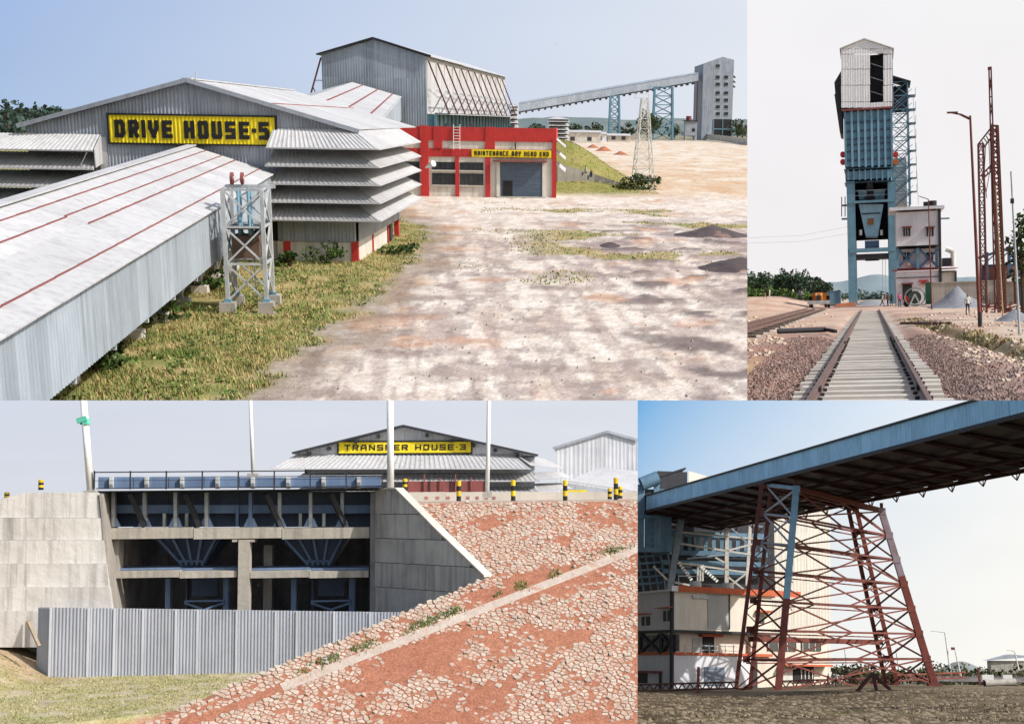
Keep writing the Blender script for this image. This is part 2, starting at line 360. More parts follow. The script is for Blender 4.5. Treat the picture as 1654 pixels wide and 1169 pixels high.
def person(site, base, rz, label, shirt, trousers, pose='stand', h=1.68, group=None, sleeve=True):
    """one continuous skinned body, face colours by region"""
    k = h / 1.72
    if pose == 'sit': hip, kneeL, kneeR, ftL, ftR = .42, (-.13, -.42, .46), (.13, -.44, .46), (-.13, -.40, .05), (.13, -.46, .05)
    elif pose == 'walk': hip, kneeL, kneeR, ftL, ftR = .92, (-.09, -.14, .50), (.09, .06, .48), (-.09, -.28, .06), (.09, .34, .10)
    else: hip, kneeL, kneeR, ftL, ftR = .93, (-.10, -.02, .50), (.10, -.01, .50), (-.12, .02, .06), (.12, .02, .06)
    lean = -.10 if pose in ('walk', 'work') else 0.
    J = [(0, 0, hip), (0, lean * .4, hip + .28), (0, lean * .8, hip + .50), (0, lean, hip + .60), (0, lean - .02, hip + .74), (0, lean - .02, hip + .80),
         (-.18, lean * .8, hip + .47), (-.24, lean + .02, hip + .20), (-.22, lean - .16, hip + .0), (-.22, lean - .22, hip - .08),
         (.18, lean * .8, hip + .47), (.24, lean + .03, hip + .20), (.23, lean - .10, hip + .0), (.23, lean - .15, hip - .08),
         (-.10, 0, hip - .06), kneeL, ftL, (ftL[0], ftL[1] - .14, .03), (.10, 0, hip - .06), kneeR, ftR, (ftR[0], ftR[1] - .14, .03)]
    rad = [.15, .135, .16, .06, .10, .085, .065, .05, .04, .035, .065, .05, .04, .035, .095, .065, .05, .04, .095, .065, .05, .04]
    ed = [(0, 1), (1, 2), (2, 3), (3, 4), (4, 5), (2, 6), (6, 7), (7, 8), (8, 9), (2, 10), (10, 11), (11, 12), (12, 13), (0, 14), (14, 15), (15, 16), (16, 17), (0, 18), (18, 19), (19, 20), (20, 21)]
    me = bpy.data.meshes.new('tmp'); me.from_pydata([(a * k, b * k, c * k) for a, b, c in J], ed, []); o = bpy.data.objects.new('tmp', me); COL.objects.link(o)
    sm = o.modifiers.new('s', 'SKIN'); o.modifiers.new('d', 'SUBSURF').levels = 1
    for sv, r in zip(me.skin_vertices[0].data, rad): sv.radius = (r * k, r * k * .8)
    me.skin_vertices[0].data[0].use_root = True
    dg = bpy.context.evaluated_depsgraph_get(); em = bpy.data.meshes.new_from_object(o.evaluated_get(dg)); bpy.data.objects.remove(o)
    em.materials.clear()
    for q in (shirt, trousers, skin_m, hair_m): em.materials.append(q)
    for f in em.polygons:
        c = f.center / k; f.use_smooth = True
        if c.z > hip + .80 or (c.z > hip + .70 and c.y > lean + .0): f.material_index = 3
        elif c.z > hip + .57: f.material_index = 2
        elif abs(c.x) > .17 and c.z < hip + (.12 if sleeve else .3) and c.z > hip - .2 and pose != 'sit': f.material_index = 2
        elif c.z < .07: f.material_index = 3
        elif c.z < hip + .04: f.material_index = 1
    ob = bpy.data.objects.new('person', em); COL.objects.link(ob)
    ob.matrix_world = site.M @ Matrix.Translation(base) @ Matrix.Rotation(rz, 4, 'Z'); ob['label'] = label; ob['category'] = 'person'
    if group: ob['group'] = group
    return ob
def cloth(name, c): return mat('cloth_' + name, c, None, 4., .9)
def fbm(x, y, s, seed=0., o=4):
    return noise.fractal((x * s + seed * 7.3, y * s - seed * 3.1, seed), 1., 2., o) * .5 + .5
def mixc(a, b, t): t = min(max(t, 0), 1); return tuple(x + (y - x) * t for x, y in zip(a, b))
def ss(a, b, x): t = min(max((x - a) / (b - a), 0), 1); return t * t * (3 - 2 * t)
def terrain(site, name, y0, y1, ny, r0, r1, nx, zf, cf, mt=None, label=None, runs_on=(), beyond=()):
    """ground sheet, finer near by, one vertex colour per kind of soil"""
    g = G(); col = []
    for j in range(ny + 1):
        y = y0 * (y1 / y0) ** (j / ny)
        for i in range(nx + 1):
            x = (r0 + (r1 - r0) * i / nx) * y; z = zf(x, y); g.v.append((x, y, z)); col.append(cf(x, y))
    for j in range(ny):
        for i in range(nx):
            k = j * (nx + 1) + i; g.f.append((k, k + 1, k + nx + 2, k + nx + 1))
    o = sheet(site, name, g, mt or groundm, col=col, smooth=True, runs_on=runs_on, beyond=beyond)
    if label: o['label'] = label
    return o

# ================================================================ SITE 1: drive house yard
Y = yard
sky(Y, 1600, -500, 1215, -420, 330, (66, 126, 216), (222, 232, 246), (146, 184, 224), (228, 231, 238), 'hazy pale blue sky over the drive house yard', pa=.9)
XB = [(30, -7.9), (43, -7.5), (55, -6.4), (76, -6.0), (91, -6.9), (106, -11), (130, -14)]
def xb(y):
    for (a, p), (b, q) in zip(XB, XB[1:]):
        if y <= b: return p + (q - p) * max(0, (y - a) / (b - a))
    return -14
def yz(x, y):
    z = .10 * (fbm(x, y, .25, 2) - .5) + .12 * ss(0, 3, xb(y) - x) * fbm(x, y, .7, 5)
    z += 4.9 * ss(15.5, 5.5, x) * ss(141, 175, y) * ss(330, 200, y) * ss(-12, 0, x)          # grassy bank behind the maintenance bay
    z += .14 * ss(.60, .72, fbm(x, y, .30, 9)) * ss(2, 8, x) * ss(110, 80, y) * ss(45, 60, y)       # spoil heaps
    if y > 500: z -= (y - 500) * .004
    return z
def yc(x, y):
    n1, n2, n3, n4 = fbm(x, y, .35, 1, 7), fbm(x, y, .16, 3), fbm(x, y * .45, .9, 6, 6), fbm(x, y, 1.8, 8, 4)
    c = mixc((.68, .61, .55), (.60, .50, .43), ss(.42, .68, n2)); c = mixc(c, (.76, .70, .65), ss(.5, .7, n3) * .7)
    tk_ = fbm(x * 1.6 + .12 * y, y * .10, .9, 17, 6); c = mixc(c, (.40, .32, .31), ss(.56, .61, tk_) * .55 * ss(110, 80, y)); c = mixc(c, (.78, .72, .67), ss(.46, .36, tk_) * .6)
    c = mixc(c, (.30, .235, .235), ss(.575, .63, fbm(x * .5, y * .55, .5, 27, 7)) * ss(-4, 4, x) * ss(115, 95, y) * ss(52, 62, y) * .7); c = mixc(c, (.62, .38, .22), ss(1.6, .2, abs(xb(y) + 1.1 - x)) * ss(.45, .6, n2) * .6)
    c = mixc(c, (.36, .29, .27), ss(.57, .645, n1) * .6 * ss(120, 85, y))
    c = mixc(c, (.19, .155, .15), ss(.60, .72, fbm(x, y, .30, 9)) * ss(1, 6, x) * ss(110, 90, y) * .95)
    c = mixc(c, (.24, .18, .17), ss(.60, .65, n3) * ss(120, 60, y) * .55)
    c = mixc(c, (.54, .30, .18), ss(.68, .78, fbm(x, y, .22, 12)) * .55)
    gx = ss(-.6, 1.4, xb(y) - x + 2.2 * (n1 - .5))
    c = mixc(c, (.24, .19, .15), ss(-3.0, -.4, xb(y) - x + 2.5 * (n1 - .5)) * .65)
    gc = mixc((.24, .25, .09), (.42, .33, .16), ss(.35, .62, fbm(x, y, .5, 15)))
    c = mixc(c, gc, gx)
    c = mixc(c, gc, ss(.62, .70, fbm(x, y, .13, 21)) * ss(60, 75, y) * ss(135, 115, y) * .9 * ss(-2, 3, x))
    if y > 128:
        s = mixc((.62, .46, .32), (.70, .63, .54), ss(150, 330, y) * .7 + .8 * (n2 - .3)); s = mixc(s, (.60, .40, .26), ss(.5, .66, fbm(x * .5, y * .16, .5, 19)) * .7); s = mixc(s, (.74, .68, .60), ss(.55, .7, fbm(x * .3, y * .12, .6, 23)) * .7)
        bk = ss(17, 11, x + 4 * (n2 - .5)) * ss(420, 250, y) * ss(125, 140, y)
        s = mixc(s, mixc((.22, .24, .06), (.36, .30, .12), n1 * 1.3 - .2), bk); c = mixc(c, s, ss(128, 145, y))
    if y > 520: c = mixc(c, mixc((.22, .24, .16), (.36, .30, .22), n2), ss(520, 700, y))
    return mixc(c, (.75 * c[0], .72 * c[1], .7 * c[2]), ss(.5, .75, n4) * .6)
terrain(Y, 'ground', 30, 1300, 340, -.52, .25, 360, yz, yc, label='sandy works yard with grass strip and dark spoil')
pts = []
rs = random.Random(3)
while len(pts) < 95000:
    y = 33 * (125 / 33) ** (rs.random() ** 1.25); x = rs.uniform(-.42, -.02) * y
    if xb(y) - x + 2.2 * (fbm(x, y, .35, 1) - .5) > .5 * rs.random() and fbm(x, y, .5, 33) > .30 + .30 * rs.random(): pts.append((x, y, yz(x, y)))
blades(Y, pts, 'dry_grass', 'rough green and straw grass beside the long gallery', 'grass', .04, .20, [(.15, .21, .05), (.25, .28, .08), (.40, .33, .14), (.50, .39, .18), (.26, .30, .09), (.48, .36, .17), (.18, .26, .06), (.30, .30, .11)], 4, .022, 1.1)
pts = []
while len(pts) < 11000:
    y = rs.uniform(60, 215); x = rs.uniform(-2, 22) if y > 128 else rs.uniform(-4, .17 * y)
    ok = (fbm(x, y, .13, 21) > .60 + .1 * rs.random()) if y < 130 else (x < 15 and y > 140 and rs.random() < .8)
    if ok: pts.append((x, y, yz(x, y)))
blades(Y, pts, 'weeds', 'sparse yellow green weeds in the yard and on the bank', 'grass', .03, .15, [(.22, .27, .07), (.33, .32, .11), (.44, .37, .17)], 5, .05, 1.3)

wv_, wf_, wc_ = [], [], []
for k in range(210):
    y = 34 * (100 / 34) ** rs.random(); x = xb(y) - abs(rs.gauss(0, 4.5)) - .3
    if k % 2: x = -17.74 + 4.6 - .06 * (y - 68.6) + abs(rs.gauss(0, 1.2))
    if x > xb(y) or (y > 66 and x < -8.6): continue
    s_ = rs.uniform(.18, .5); g_, c_ = leaf_cloud(34, (x, y, yz(x, y) + s_ * .25), (s_ * 1.3, s_ * 1.3, s_ * .55), .055, [(.08, .15, .03), (.13, .20, .05), (.20, .26, .07), (.34, .30, .12)], 4, 700 + k)
    n_ = len(wv_); wv_ += g_.v; wf_ += [tuple(i + n_ for i in q) for q in g_.f]; wc_.append(c_)
g_ = G(); g_.v = wv_; g_.f = wf_; sheet(Y, 'weed_clumps', g_, leafm, 'stuff', 'leafy green weed clumps mixed into the grass strip', 'weeds', col=np.concatenate(wc_))

# -- drive house
A1 = -R(2.1)
dh = Thing(Y, 'drive_house', 'grey corrugated drive house with big yellow name board and stacked louvres', 'building', (-9.27, 68.97, 0), A1)
gx0, gx1, ap, ev, L1 = -17.3, .05, 9.5, 7.05, 25.
gt = lambda x: ev + (ap - ev) * (1 - abs(x + 8.65) / 8.7)
n = 12
for i in range(n):                                   # gable cladding, one sheet after another
    a, b = gx0 + (gx1 - gx0) * i / n, gx0 + (gx1 - gx0) * (i + 1) / n
    if a < -8.65 < b - .02:
        for p, q in ((a, -8.65), (-8.65, b)): dh.part('wall_sheet', G().corr((p, .0, 2.2), (q, .0, 2.2), (q, .0, gt(q)), (p, .0, gt(p)), .2, .045), galv)
    else: dh.part('wall_sheet', G().corr((a, .002 * (i % 2), 2.2), (b, .002 * (i % 2), 2.2), (b, .002 * (i % 2), gt(b)), (a, .002 * (i % 2), gt(a)), .2, .045), galv)
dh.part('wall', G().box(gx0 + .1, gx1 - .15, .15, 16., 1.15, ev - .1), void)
for s in (-1, 1):                                    # roof sheets in two slopes with dark verge
    for i in range(10):
        y0, y1 = -.3 + (L1 + .3) * i / 10, -.3 + (L1 + .3) * (i + 1) / 10 + .06
        for c in range(2):
            xa, xc = -8.65 + s * 8.9 * c / 2, -8.65 + s * 8.9 * (c + 1) / 2
            za, zc = ap + .12 - c * (ap - ev) / 2 - .02 * c, ap + .12 - (c + 1) * (ap - ev) / 2
            q = [(xa, y0, za), (xc, y0, zc), (xc, y1, zc), (xa, y1, za)]
            if s < 0: q = [q[1], q[0], q[3], q[2]]
            g = G(); g.slab([(*p[:2], p[2] + .006 * (i % 2)) for p in q], (0, 0, .05)); dh.part('roof_sheet', g, roofw)
    dh.part('verge', G().bar((-8.65, -.32, ap + .1), (-8.65 + s * 9.0, -.32, ev + .04), .1, .22), galv)
    dh.part('roof_strip', G().bar((-8.65 + s * 4.4, 0, ap - 1.05), (-8.65 + s * 4.4, L1, ap - 1.05), .08, .1), redline)
dh.part('ridge_cap', G().bar((-8.65, -.3, ap + .18), (-8.65, L1, ap + .18), .5, .07), roofw)
dh.part('lightning_rod', G().cyl((-8.3, .3, ap), (-8.3, .3, ap + .6), .03), steel)
sg = dh.part('name_board', G().corr((-12.93, -.13, 6.28), (-4.1, -.13, 6.28), (-4.1, -.13, 7.78), (-12.93, -.13, 7.78), .2, .03), yellow, label='yellow board with black block letters')
for a in ((-12.98, -4.05, 6.22, 6.31), (-12.98, -4.05, 7.75, 7.84)): dh.part('board_border', G().box(a[0], a[1], -.2, -.06, a[2], a[3]), black, sg)
for a in ((-12.98, -12.9), (-4.13, -4.05)): dh.part('board_border', G().box(a[0], a[1], -.195, -.065, 6.3, 7.77), black, sg)
lettering(dh, sg, 'DRIVE HOUSE-5', -12.6, -4.45, 6.57, 7.5, -.175, black, .24, .3)
def blade(t, a, b, c, d, nm='louvre_blade', mt=None, pitch=.25):
    g = G().corr(a, b, c, d, pitch, .03); o = t.part(nm, g, mt or roofw)
    t.part('blade_lip', G().bar(Vector(a) - Vector((0, 0, .02)), Vector(b) - Vector((0, 0, .02)), .10, .07), roofw, o)
for i in range(5):
    zl = 2.42 + .945 * i; zw = zl + .82 + (.16 if i == 4 else 0)
    blade(dh, (-4.5 + .1 * (i == 4), -1.25, zl), (1.5, -1.25, zl), (.06, -.06, zw), (-4.25, -.06, zw), mt=louvre if i < 4 else roofw)  # shade painted on the lower blades, top blade and lips stay pale
    blade(dh, (1.5, -1.25, zl), (1.5, 17.2, zl + .1), (.06, 16.2, zw + .05), (.06, -.06, zw))
    dh.part('blade_bracket', G().bar((.1, 6, zl + .1), (1.4, 6, zl), .06), steel)
dh.part('louvre_back', G().box(-4.25, -.05, -.02, -.0, 1.2, 7.1), galv)
dh.part('skirt_sheet', G().corr((-4.0, -.1, 1.18), (-.0, -.1, 1.18), (-.0, -.1, 3.2), (-4.0, -.1, 3.2), .2, .05), galv)
dh.part('skirt_sheet', G().corr((.12, 0, 1.2), (.12, 16, 1.2), (.12, 16, 3.2), (.12, 0, 3.2), .2, .05), galv)
dh.part('plinth_wall', G().box(-4.3, -.2, -.03, .3, -.2, 1.16), wall_w); dh.part('plinth_wall', G().box(-.25, .04, .3, 11, -.2, 1.18), wall_w)
dh.part('plinth_wall', G().box(-18, -4.3, .2, .5, -.2, 1.16), wall_w)
for x in (-3.95, -.28): dh.part('pillar', G().box(x, x + .36, -.12, .25, -.2, 1.17), red)
for y in (5, 11.2, 15.9): dh.part('pillar', G().box(-.2, .1, y, y + .35, -.2, 1.9), red)
dh.part('door_leaf', G().box(0., .09, 12.2, 13.2, 0, 1.75), dark)
for i in range(5):
    zl = 5.9 - .96 * i; zw = zl + .8
    blade(dh, (-20.5, -1.25, zl), (-13.45, -1.25, zl), (-13.45, -.06, zw), (-19.2, -.06, zw), mt=louvre if i else roofw)  # shaded tone on all blades but the top one
dh.part('louvre_end_panel', G().slab([(-13.42, -.03, 5.2), (-13.42, -1.1, 5.0), (-13.42, -1.15, 5.95), (-13.42, -.03, 6.7)], (.05, 0, 0)), roofw)
dh.part('louvre_end_panel', G().slab([(-13.1, -.08, 4.4), (-13.5, -.1, 4.4), (-13.5, -.1, 6.6), (-13.1, -.08, 6.6)], (0, .03, 0)), roofw)
dh.part('loudspeaker', G().cyl((1.9, 16.6, 4.6), (2.5, 16.1, 4.9), .05, .22, 10), whitep)

# -- long gallery in front
gal = Thing(Y, 'conveyor_gallery', 'long low gallery with pale roof and red strips, leading to the drive house', 'gallery', (-17.74, 68.6, 0), R(3.3))
sl_ = .040; gl = 50
zr = lambda y: 6.2 + sl_ * y
for i in range(25):
    y1, y0 = -2. * i, -2. * (i + 1) - .05
    for s, cs in ((1, 2), (-1, 1)):
        for c in range(cs):
            xa, xc = s * 4.3 * c / cs, s * 4.3 * (c + 1) / cs; da, dc = 1.36 * c / cs + .015 * c, 1.36 * (c + 1) / cs
            q = [(xa, y0, zr(y0) - da), (xc, y0, zr(y0) - dc), (xc, y1, zr(y1) - dc), (xa, y1, zr(y1) - da)]
            if s < 0: q = q[::-1]
            e = .005 * (i % 2)
            g = G().slab([(p[0], p[1], p[2] + e) for p in q], (0, 0, -.04)); gal.part('roof_sheet', g, roofw)
    for k in range(2):
        a, b = y1 - k * 1.0, y1 - k - 1.02
        gal.part('wall_sheet', G().corr((4.1, b, zr(b) - 3.55), (4.1, a, zr(a) - 3.55), (4.1, a, zr(a) - 1.3), (4.1, b, zr(b) - 1.3), .25, .03), galv_blue)
    for xx, ya, yb in ((.75, 99, 0), (2.25, 27, 0), (2.9, 99, 27.0), (1.6, 99, 27), (1.55, 27, 0), (3.55, 99, 0)):
        if yb <= -y1 < ya and (xx != 2.9): gal.part('roof_strip', G().bar((xx, y0 + .05, zr(y0) - 1.36 * xx / 4.3 + .03), (xx, y1, zr(y1) - 1.36 * xx / 4.3 + .015), .035, .04), redline)
    if i % 2 == 0: gal.part('purlin', G().bar((-4.1, y1, zr(y1) - 1.5), (4.0, y1, zr(y1) - 3.6), .1), steel)
gal.part('wall', G().hexa([(-4.1, -gl, zr(-gl) - 3.4), (-4.0, -gl, zr(-gl) - 3.4), (-4.0, 0, zr(0) - 3.4), (-4.1, 0, zr(0) - 3.4), (-4.1, -gl, zr(-gl) - 1.4), (-4.0, -gl, zr(-gl) - 1.4), (-4.0, 0, zr(0) - 1.4), (-4.1, 0, zr(0) - 1.4)]), galv)
gal.part('deck', G().hexa([(-4, -gl, zr(-gl) - 3.6), (4, -gl, zr(-gl) - 3.6), (4, 0, zr(0) - 3.6), (-4, 0, zr(0) - 3.6), (-4, -gl, zr(-gl) - 3.45), (4, -gl, zr(-gl) - 3.45), (4, 0, zr(0) - 3.45), (-4, 0, zr(0) - 3.45)]), dark)
gal.part('ridge_cap', G().bar((0, -gl, zr(-gl) + .04), (0, 0, zr(0) + .04), .5, .06), roofw)
for i in range(9):
    y = -4.5 - 4.0 * i
    for x in (2.5, -3.0):
        gal.part('pedestal', G().box(x - .35, x + .35, y - .3, y + .3, -.2, .38), conc_l)
        gal.part('post', G().bar((x, y, .38), (x, y, zr(y) - 3.5), .16), steel)
    gal.part('cross_beam', G().bar((-4, y, zr(y) - 3.72), (4, y, zr(y) - 3.72), .14), steel)
    gal.part('brace', G().bar((2.5, y, .5), (2.5, y + 4, zr(y) - 3.6), .09), steel)

# -- counterweight tower
cw = Thing(Y, 'counterweight_tower', 'small pale steel lattice tower with two red pulleys beside the gallery', 'tower', (-11.25, 51.2, 0), R(4))
bp = [(-.75, -.75, .55), (.75, -.75, .55), (.75, 1.35, .55), (-.75, 1.35, .55)]; tp = [(x, y, 4.95) for x, y, z in bp]
lattice(cw, bp, tp, 3, .15, .085, steel)
for x, y, z in bp:
    cw.part('footing', G().box(x - .3, x + .3, y - .3, y + .3, -.25, .5), conc); cw.part('base_plate', G().box(x - .14, x + .14, y - .14, y + .14, .5, .62), blue)
for x in (-.28, .12):
    for y in (.0, .6): cw.part('guide_tube', G().cyl((x, y, 2.9), (x, y, 5.0), .06), blue_l)
    w = cw.part('pulley', G().cyl((x - .05 - .25, .3, 5.35), (x + .06 - .25, .3, 5.35), .24, n=18), redline); cw.part('hub', G().cyl((x - .33, .3, 5.35), (x - .16, .3, 5.35), .07), steel_w, w)
    cw.part('pulley_bracket', G().bar((x - .24, .3, 4.95), (x - .24, .3, 5.35), .09), steel)
cw.part('top_beam', G().bar((-.8, .3, 5.03), (1.15, .3, 5.03), .14), steel); cw.part('platform', G().box(-.7, .7, -.7, 1.3, 3.38, 3.44), dark)
cw.part('counterweight', G().box(-.55, .5, -.3, .9, 2.2, 3.1), mat('rusty_block', (.16, .10, .07), (.09, .06, .05), 2., .9))
for z in (1.4, 2.2): cw.part('guide_rail', G().bar((.2, .3, .5), (.2, .3, 3.3), .06), steel)

# -- second gallery climbing to the tall shed, and the shed
sA = -R(7)
g2 = Thing(Y, 'rising_gallery', 'second pale roofed gallery climbing from the drive house to the tall shed', 'gallery', tuple(Y.at(487, 189, 93).xy) + (0,), 0)
e2 = g2.loc(Y.at(569, 133, 149)); b2 = Vector((0, 0, 9.0)); hw = 5.6
nn = 9
for i in range(nn):
    p, q = b2.lerp(e2, i / nn), b2.lerp(e2, (i + 1) / nn + .002)
    for s in (1, -1):
        for c in range(2):
            o0, o1 = Vector((s * hw * c / 2, 0, -1.5 * c / 2)), Vector((s * hw * (c + 1) / 2, 0, -1.5 * (c + 1) / 2))
            v = [p + o0, p + o1, q + o1, q + o0]
            if s < 0: v = v[::-1]
            g2.part('roof_sheet', G().slab([x + Vector((0, 0, .006 * (i % 2) - .012 * c)) for x in v], (0, 0, -.05)), roofw)
    g2.part('wall_sheet', G().corr(p + Vector((hw - .1, 0, -4.1)), q + Vector((hw - .1, 0, -4.1)), q + Vector((hw - .1, 0, -1.45)), p + Vector((hw - .1, 0, -1.45)), .3, .03), galv_blue)
for x in (1.2, 2.9, 4.6): g2.part('roof_strip', G().bar(b2 + Vector((x, 0, .03 - 1.5 * x / hw)), e2 + Vector((x, 0, .03 - 1.5 * x / hw)), .11, .08), redline)
g2.part('deck', G().bar(b2 + Vector((0, 0, -4.0)), e2 + Vector((0, 0, -4.0)), 10.8, .15), dark)
for f in (.3, .6, .9):
    p = b2.lerp(e2, f)
    for x in (-4.5, 4.5): g2.part('post', G().bar((p.x + x, p.y, -.2), (p.x + x, p.y, p.z - 4.05), .3), steel)

sh = Thing(Y, 'tall_shed', 'tall grey sheeted shed with outer struts, highest roof of the yard', 'shed', tuple(Y.at(690, 187, 150).xy) + (0,), sA)
w0 = sh.pl(519, 92, 1, 0); apx = sh.pl(603, 64, 1, 0); e1 = sh.pl(690, 88, 1, 0)
LX, RX, AX, EZ, AZ = w0.x, 0., apx.x, (w0.z + e1.z) / 2, apx.z
SL = sh.pl(836, 165, 0, 0).y * .8
for i in range(10):
    a, b = LX + (RX - LX) * i / 10, LX + (RX - LX) * (i + 1) / 10
    f = lambda x: EZ + (AZ - EZ) * (1 - abs(x - AX) / (AX - LX if x < AX else RX - AX))
    q = [(a, 0), (b, 0)] if not a < AX < b - .01 else [(a, 0), (AX, 0), (b, 0)]
    for (x0, _), (x1, _) in zip(q, q[1:]):
        for z0, z1 in ((5.5, 9.2), (9.2, 12.4), (12.4, None)):
            sh.part('wall_sheet', G().corr((x0, .0, z0), (x1, .0, z0), (x1, 0, z1 or f(x1)), (x0, 0, z1 or f(x0)), .3, .014), galv_far)
for i in range(24):
    y0, y1 = SL * i / 24, SL * (i + 1) / 24
    sh.part('roof_sheet', G().slab([(AX, y0 - .2, AZ + .1), (RX + .5, y0 - .2, EZ - .05), (RX + .5, y1 - .18, EZ - .05), (AX, y1 - .18, AZ + .1)], (0, 0, .06)), roofw)
    sh.part('roof_sheet', G().slab([(AX, y0 - .2, AZ + .1), (AX, y1 - .18, AZ + .1), (LX - .4, y1 - .18, EZ - .05), (LX - .4, y0 - .2, EZ - .05)], (0, 0, .06)), roofw)
    sh.part('side_sheet', G().corr((RX, y0, 8.4), (RX, y1, 8.4), (RX, y1, EZ), (RX, y0, EZ), .5, .04), roofw)
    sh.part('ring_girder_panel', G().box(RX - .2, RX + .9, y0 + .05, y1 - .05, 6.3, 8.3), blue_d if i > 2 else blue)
    sh.part('stiffener', G().box(RX + .85, RX + 1.05, y0 - .08, y0 + .08, 6.3, 8.32), blue)
    if i % 2 == 0:
        sh.part('strut', G().bar((RX + .2, y0 + .2, EZ - .5), (RX + 2.6, y0 + .2, 8.4), .16), redrust)
        sh.part('strut', G().bar((RX + .15, y0 + .2, 11.2), (RX + 1.7, y0 + 2.3, 9.8), .12), steel)
        sh.part('strut', G().bar((RX + .15, y0 + 2.6, 8.6), (RX + 1.7, y0 + .5, 10.6), .12), steel)
sh.part('ring_rail', G().bar((RX + 1.0, 0, 8.42), (RX + 1.0, SL, 8.42), .2), dark); sh.part('ring_walk', G().box(RX, RX + 2.7, 0, SL, 8.32, 8.4), steel)
sh.part('tie_rail', G().bar((RX + 1.6, 0, 10.7), (RX + 1.6, SL, 10.7), .1), steel)
sh.part('wall', G().box(LX + .2, RX - .3, .3, SL, 0, EZ - .4), conc)
for z0, z1, x in ((EZ - .4, 9, 2.1),):
    sh.part('strut', G().bar((LX - .1, .2, EZ - .3), (LX - 2.0, .2, 8.8), .16), redrust); sh.part('strut', G().bar((LX - .1, .3, 8.8), (LX - 1.2, .3, 11.2), .12), steel); sh.part('strut', G().bar((LX, .25, 12), (LX - .9, .25, 12), .1), steel)
for s_, z, a in ((-1, AZ + .12, AX), (1, AZ + .12, AX)):
    sh.part('verge', G().bar((AX, -.3, AZ + .16), ((LX - .5) if s_ < 0 else RX + .6, -.3, EZ + .02), .12, .2), dark)

# -- maintenance bay
mb = Thing(Y, 'maintenance_bay', 'red and cream flat roofed maintenance bay with blue roller shutter', 'building', (3.08, 130.19, 0), A1)
mb.part('wall', G().box(-16.5, -.15, .12, 13, -.3, 6.9), wall_w)
mb.part('parapet_band', G().box(-16.5, .0, 0, .25, 5.66, 7.05), red); mb.part('parapet_band', G().box(-.3, .0, .25, 13, 5.66, 7.05), red)
mb.part('lintel_band', G().box(-16.45, -.02, .02, .26, 4.05, 4.86), red)
for x, w in ((-13.95, .85), (-7.3, .5), (-.42, .45)): mb.part('pillar', G().box(x, x + w, -.08, .2, -.3, 7.15 if w > .8 else 6.0), red)
for x, w in ((-12.6, .9), (-7.3, 1.0)): mb.part('pillar', G().box(x + .05, x + w, -.06, .2, 4.9, 7.1), red)
mb.part('pillar', G().box(-10.4, -10.0, -.05, .2, -.3, 4.0), red)
for x0, x1 in ((-12.75, -10.45), (-9.88, -7.55), (-16.2, -14.1)):
    for z0, z1 in ((2.72, 3.5), (1.2, 2.36)):
        fr = mb.part('window', G().box(x0, x1, .06, .13, z0, z1), glass)
        for k in range(6): mb.part('mullion', G().box(x0 + (x1 - x0) * k / 5 - .03, x0 + (x1 - x0) * k / 5 + .03, .03, .08, z0, z1), dark, fr)
        mb.part('sill', G().box(x0 - .12, x1 + .12, -.05, .12, z0 - .14, z0 - .02), conc_l, fr)
d_ = mb.part('roller_shutter', G().box(-5.75, -1.45, .05, .13, .1, 3.55), shutter)
for k in range(22): mb.part('slat', G().box(-5.74, -1.46, .02, .06, .14 + k * .155, .27 + k * .155), shutter, d_)
mb.part('wicket_door', G().box(-5.5, -4.5, -.02, .03, .12, 1.7), black, d_)
mb.part('door_jamb', G().box(-6.15, -5.78, -.05, .2, -.2, 3.6), wall_w); mb.part('door_jamb', G().box(-1.42, -1.05, -.05, .2, -.2, 3.6), wall_w)
mb.part('canopy', G().box(-6.5, -.95, -.7, .1, 3.66, 3.78), redline); mb.part('door_step', G().box(-6.1, -1.1, -.8, .1, -.2, .1), conc)
sg = mb.part('name_board', G().box(-8.67, -.5, -.1, .0, 4.08, 4.83), yellow, label='long narrow yellow board with black letters')
lettering(mb, sg, 'MAINTENANCE BAY HEAD END', -8.4, -.75, 4.22, 4.69, -.115, black, .2, .38)
for x in (-10.5, -9.85): mb.part('ladder_rail', G().bar((x, -.35, 4.8), (x, -.1, 7.3), .06), whitep)
for k in range(8): mb.part('ladder_rung', G().bar((-10.5, -.33 + k * .03, 5. + k * .29), (-9.85, -.33 + k * .03, 5. + k * .29), .06), whitep)
for k in range(3): mb.part('side_awning', G().slab([(.0, .5, 5.9 - k * 1.25), (.95, .5, 5.1 - k * 1.25), (.95, 11, 5.1 - k * 1.25), (0, 11, 5.9 - k * 1.25)], (0, 0, .05)), roofw)
for x, z in ((-11.8, 7.4), (-9.2, 7.35), (-5, 7.3), (-1.8, 7.2)): mb.part('roof_debris', G().bar((x, 2, 6.95), (x + .6, 2.2, z), .25, .3), dark)
mb.part('rainwater_pipe', G().cyl((-4.2, -.02, 4.86), (-4.2, -.02, 5.6), .06), dark)
one(Y, 'retaining_wall', 'sloping grey concrete wall at the foot of the grassy bank', 'wall', G().slab([(3.6, 150, -.3), (13.2, 152, -.3), (13.2, 152, .1), (3.6, 150, 3.0)], (.1, -.5, 0)), conc)
for k, (u, v, c) in enumerate(((946, 268, 'white'), (955, 270, 'blue'))):
    p = Y.at(u, v, 149.0); p.z = 1.75 - .45 * k
    person(Y, (p.x, p.y, p.z - .2), R(-60), 'person in %s shirt sitting on the sloping retaining wall' % c, cloth('pale' if k == 0 else 'slate', (.6, .6, .6) if k == 0 else (.06, .08, .14)), cloth('dark', (.03, .03, .04)), 'sit')

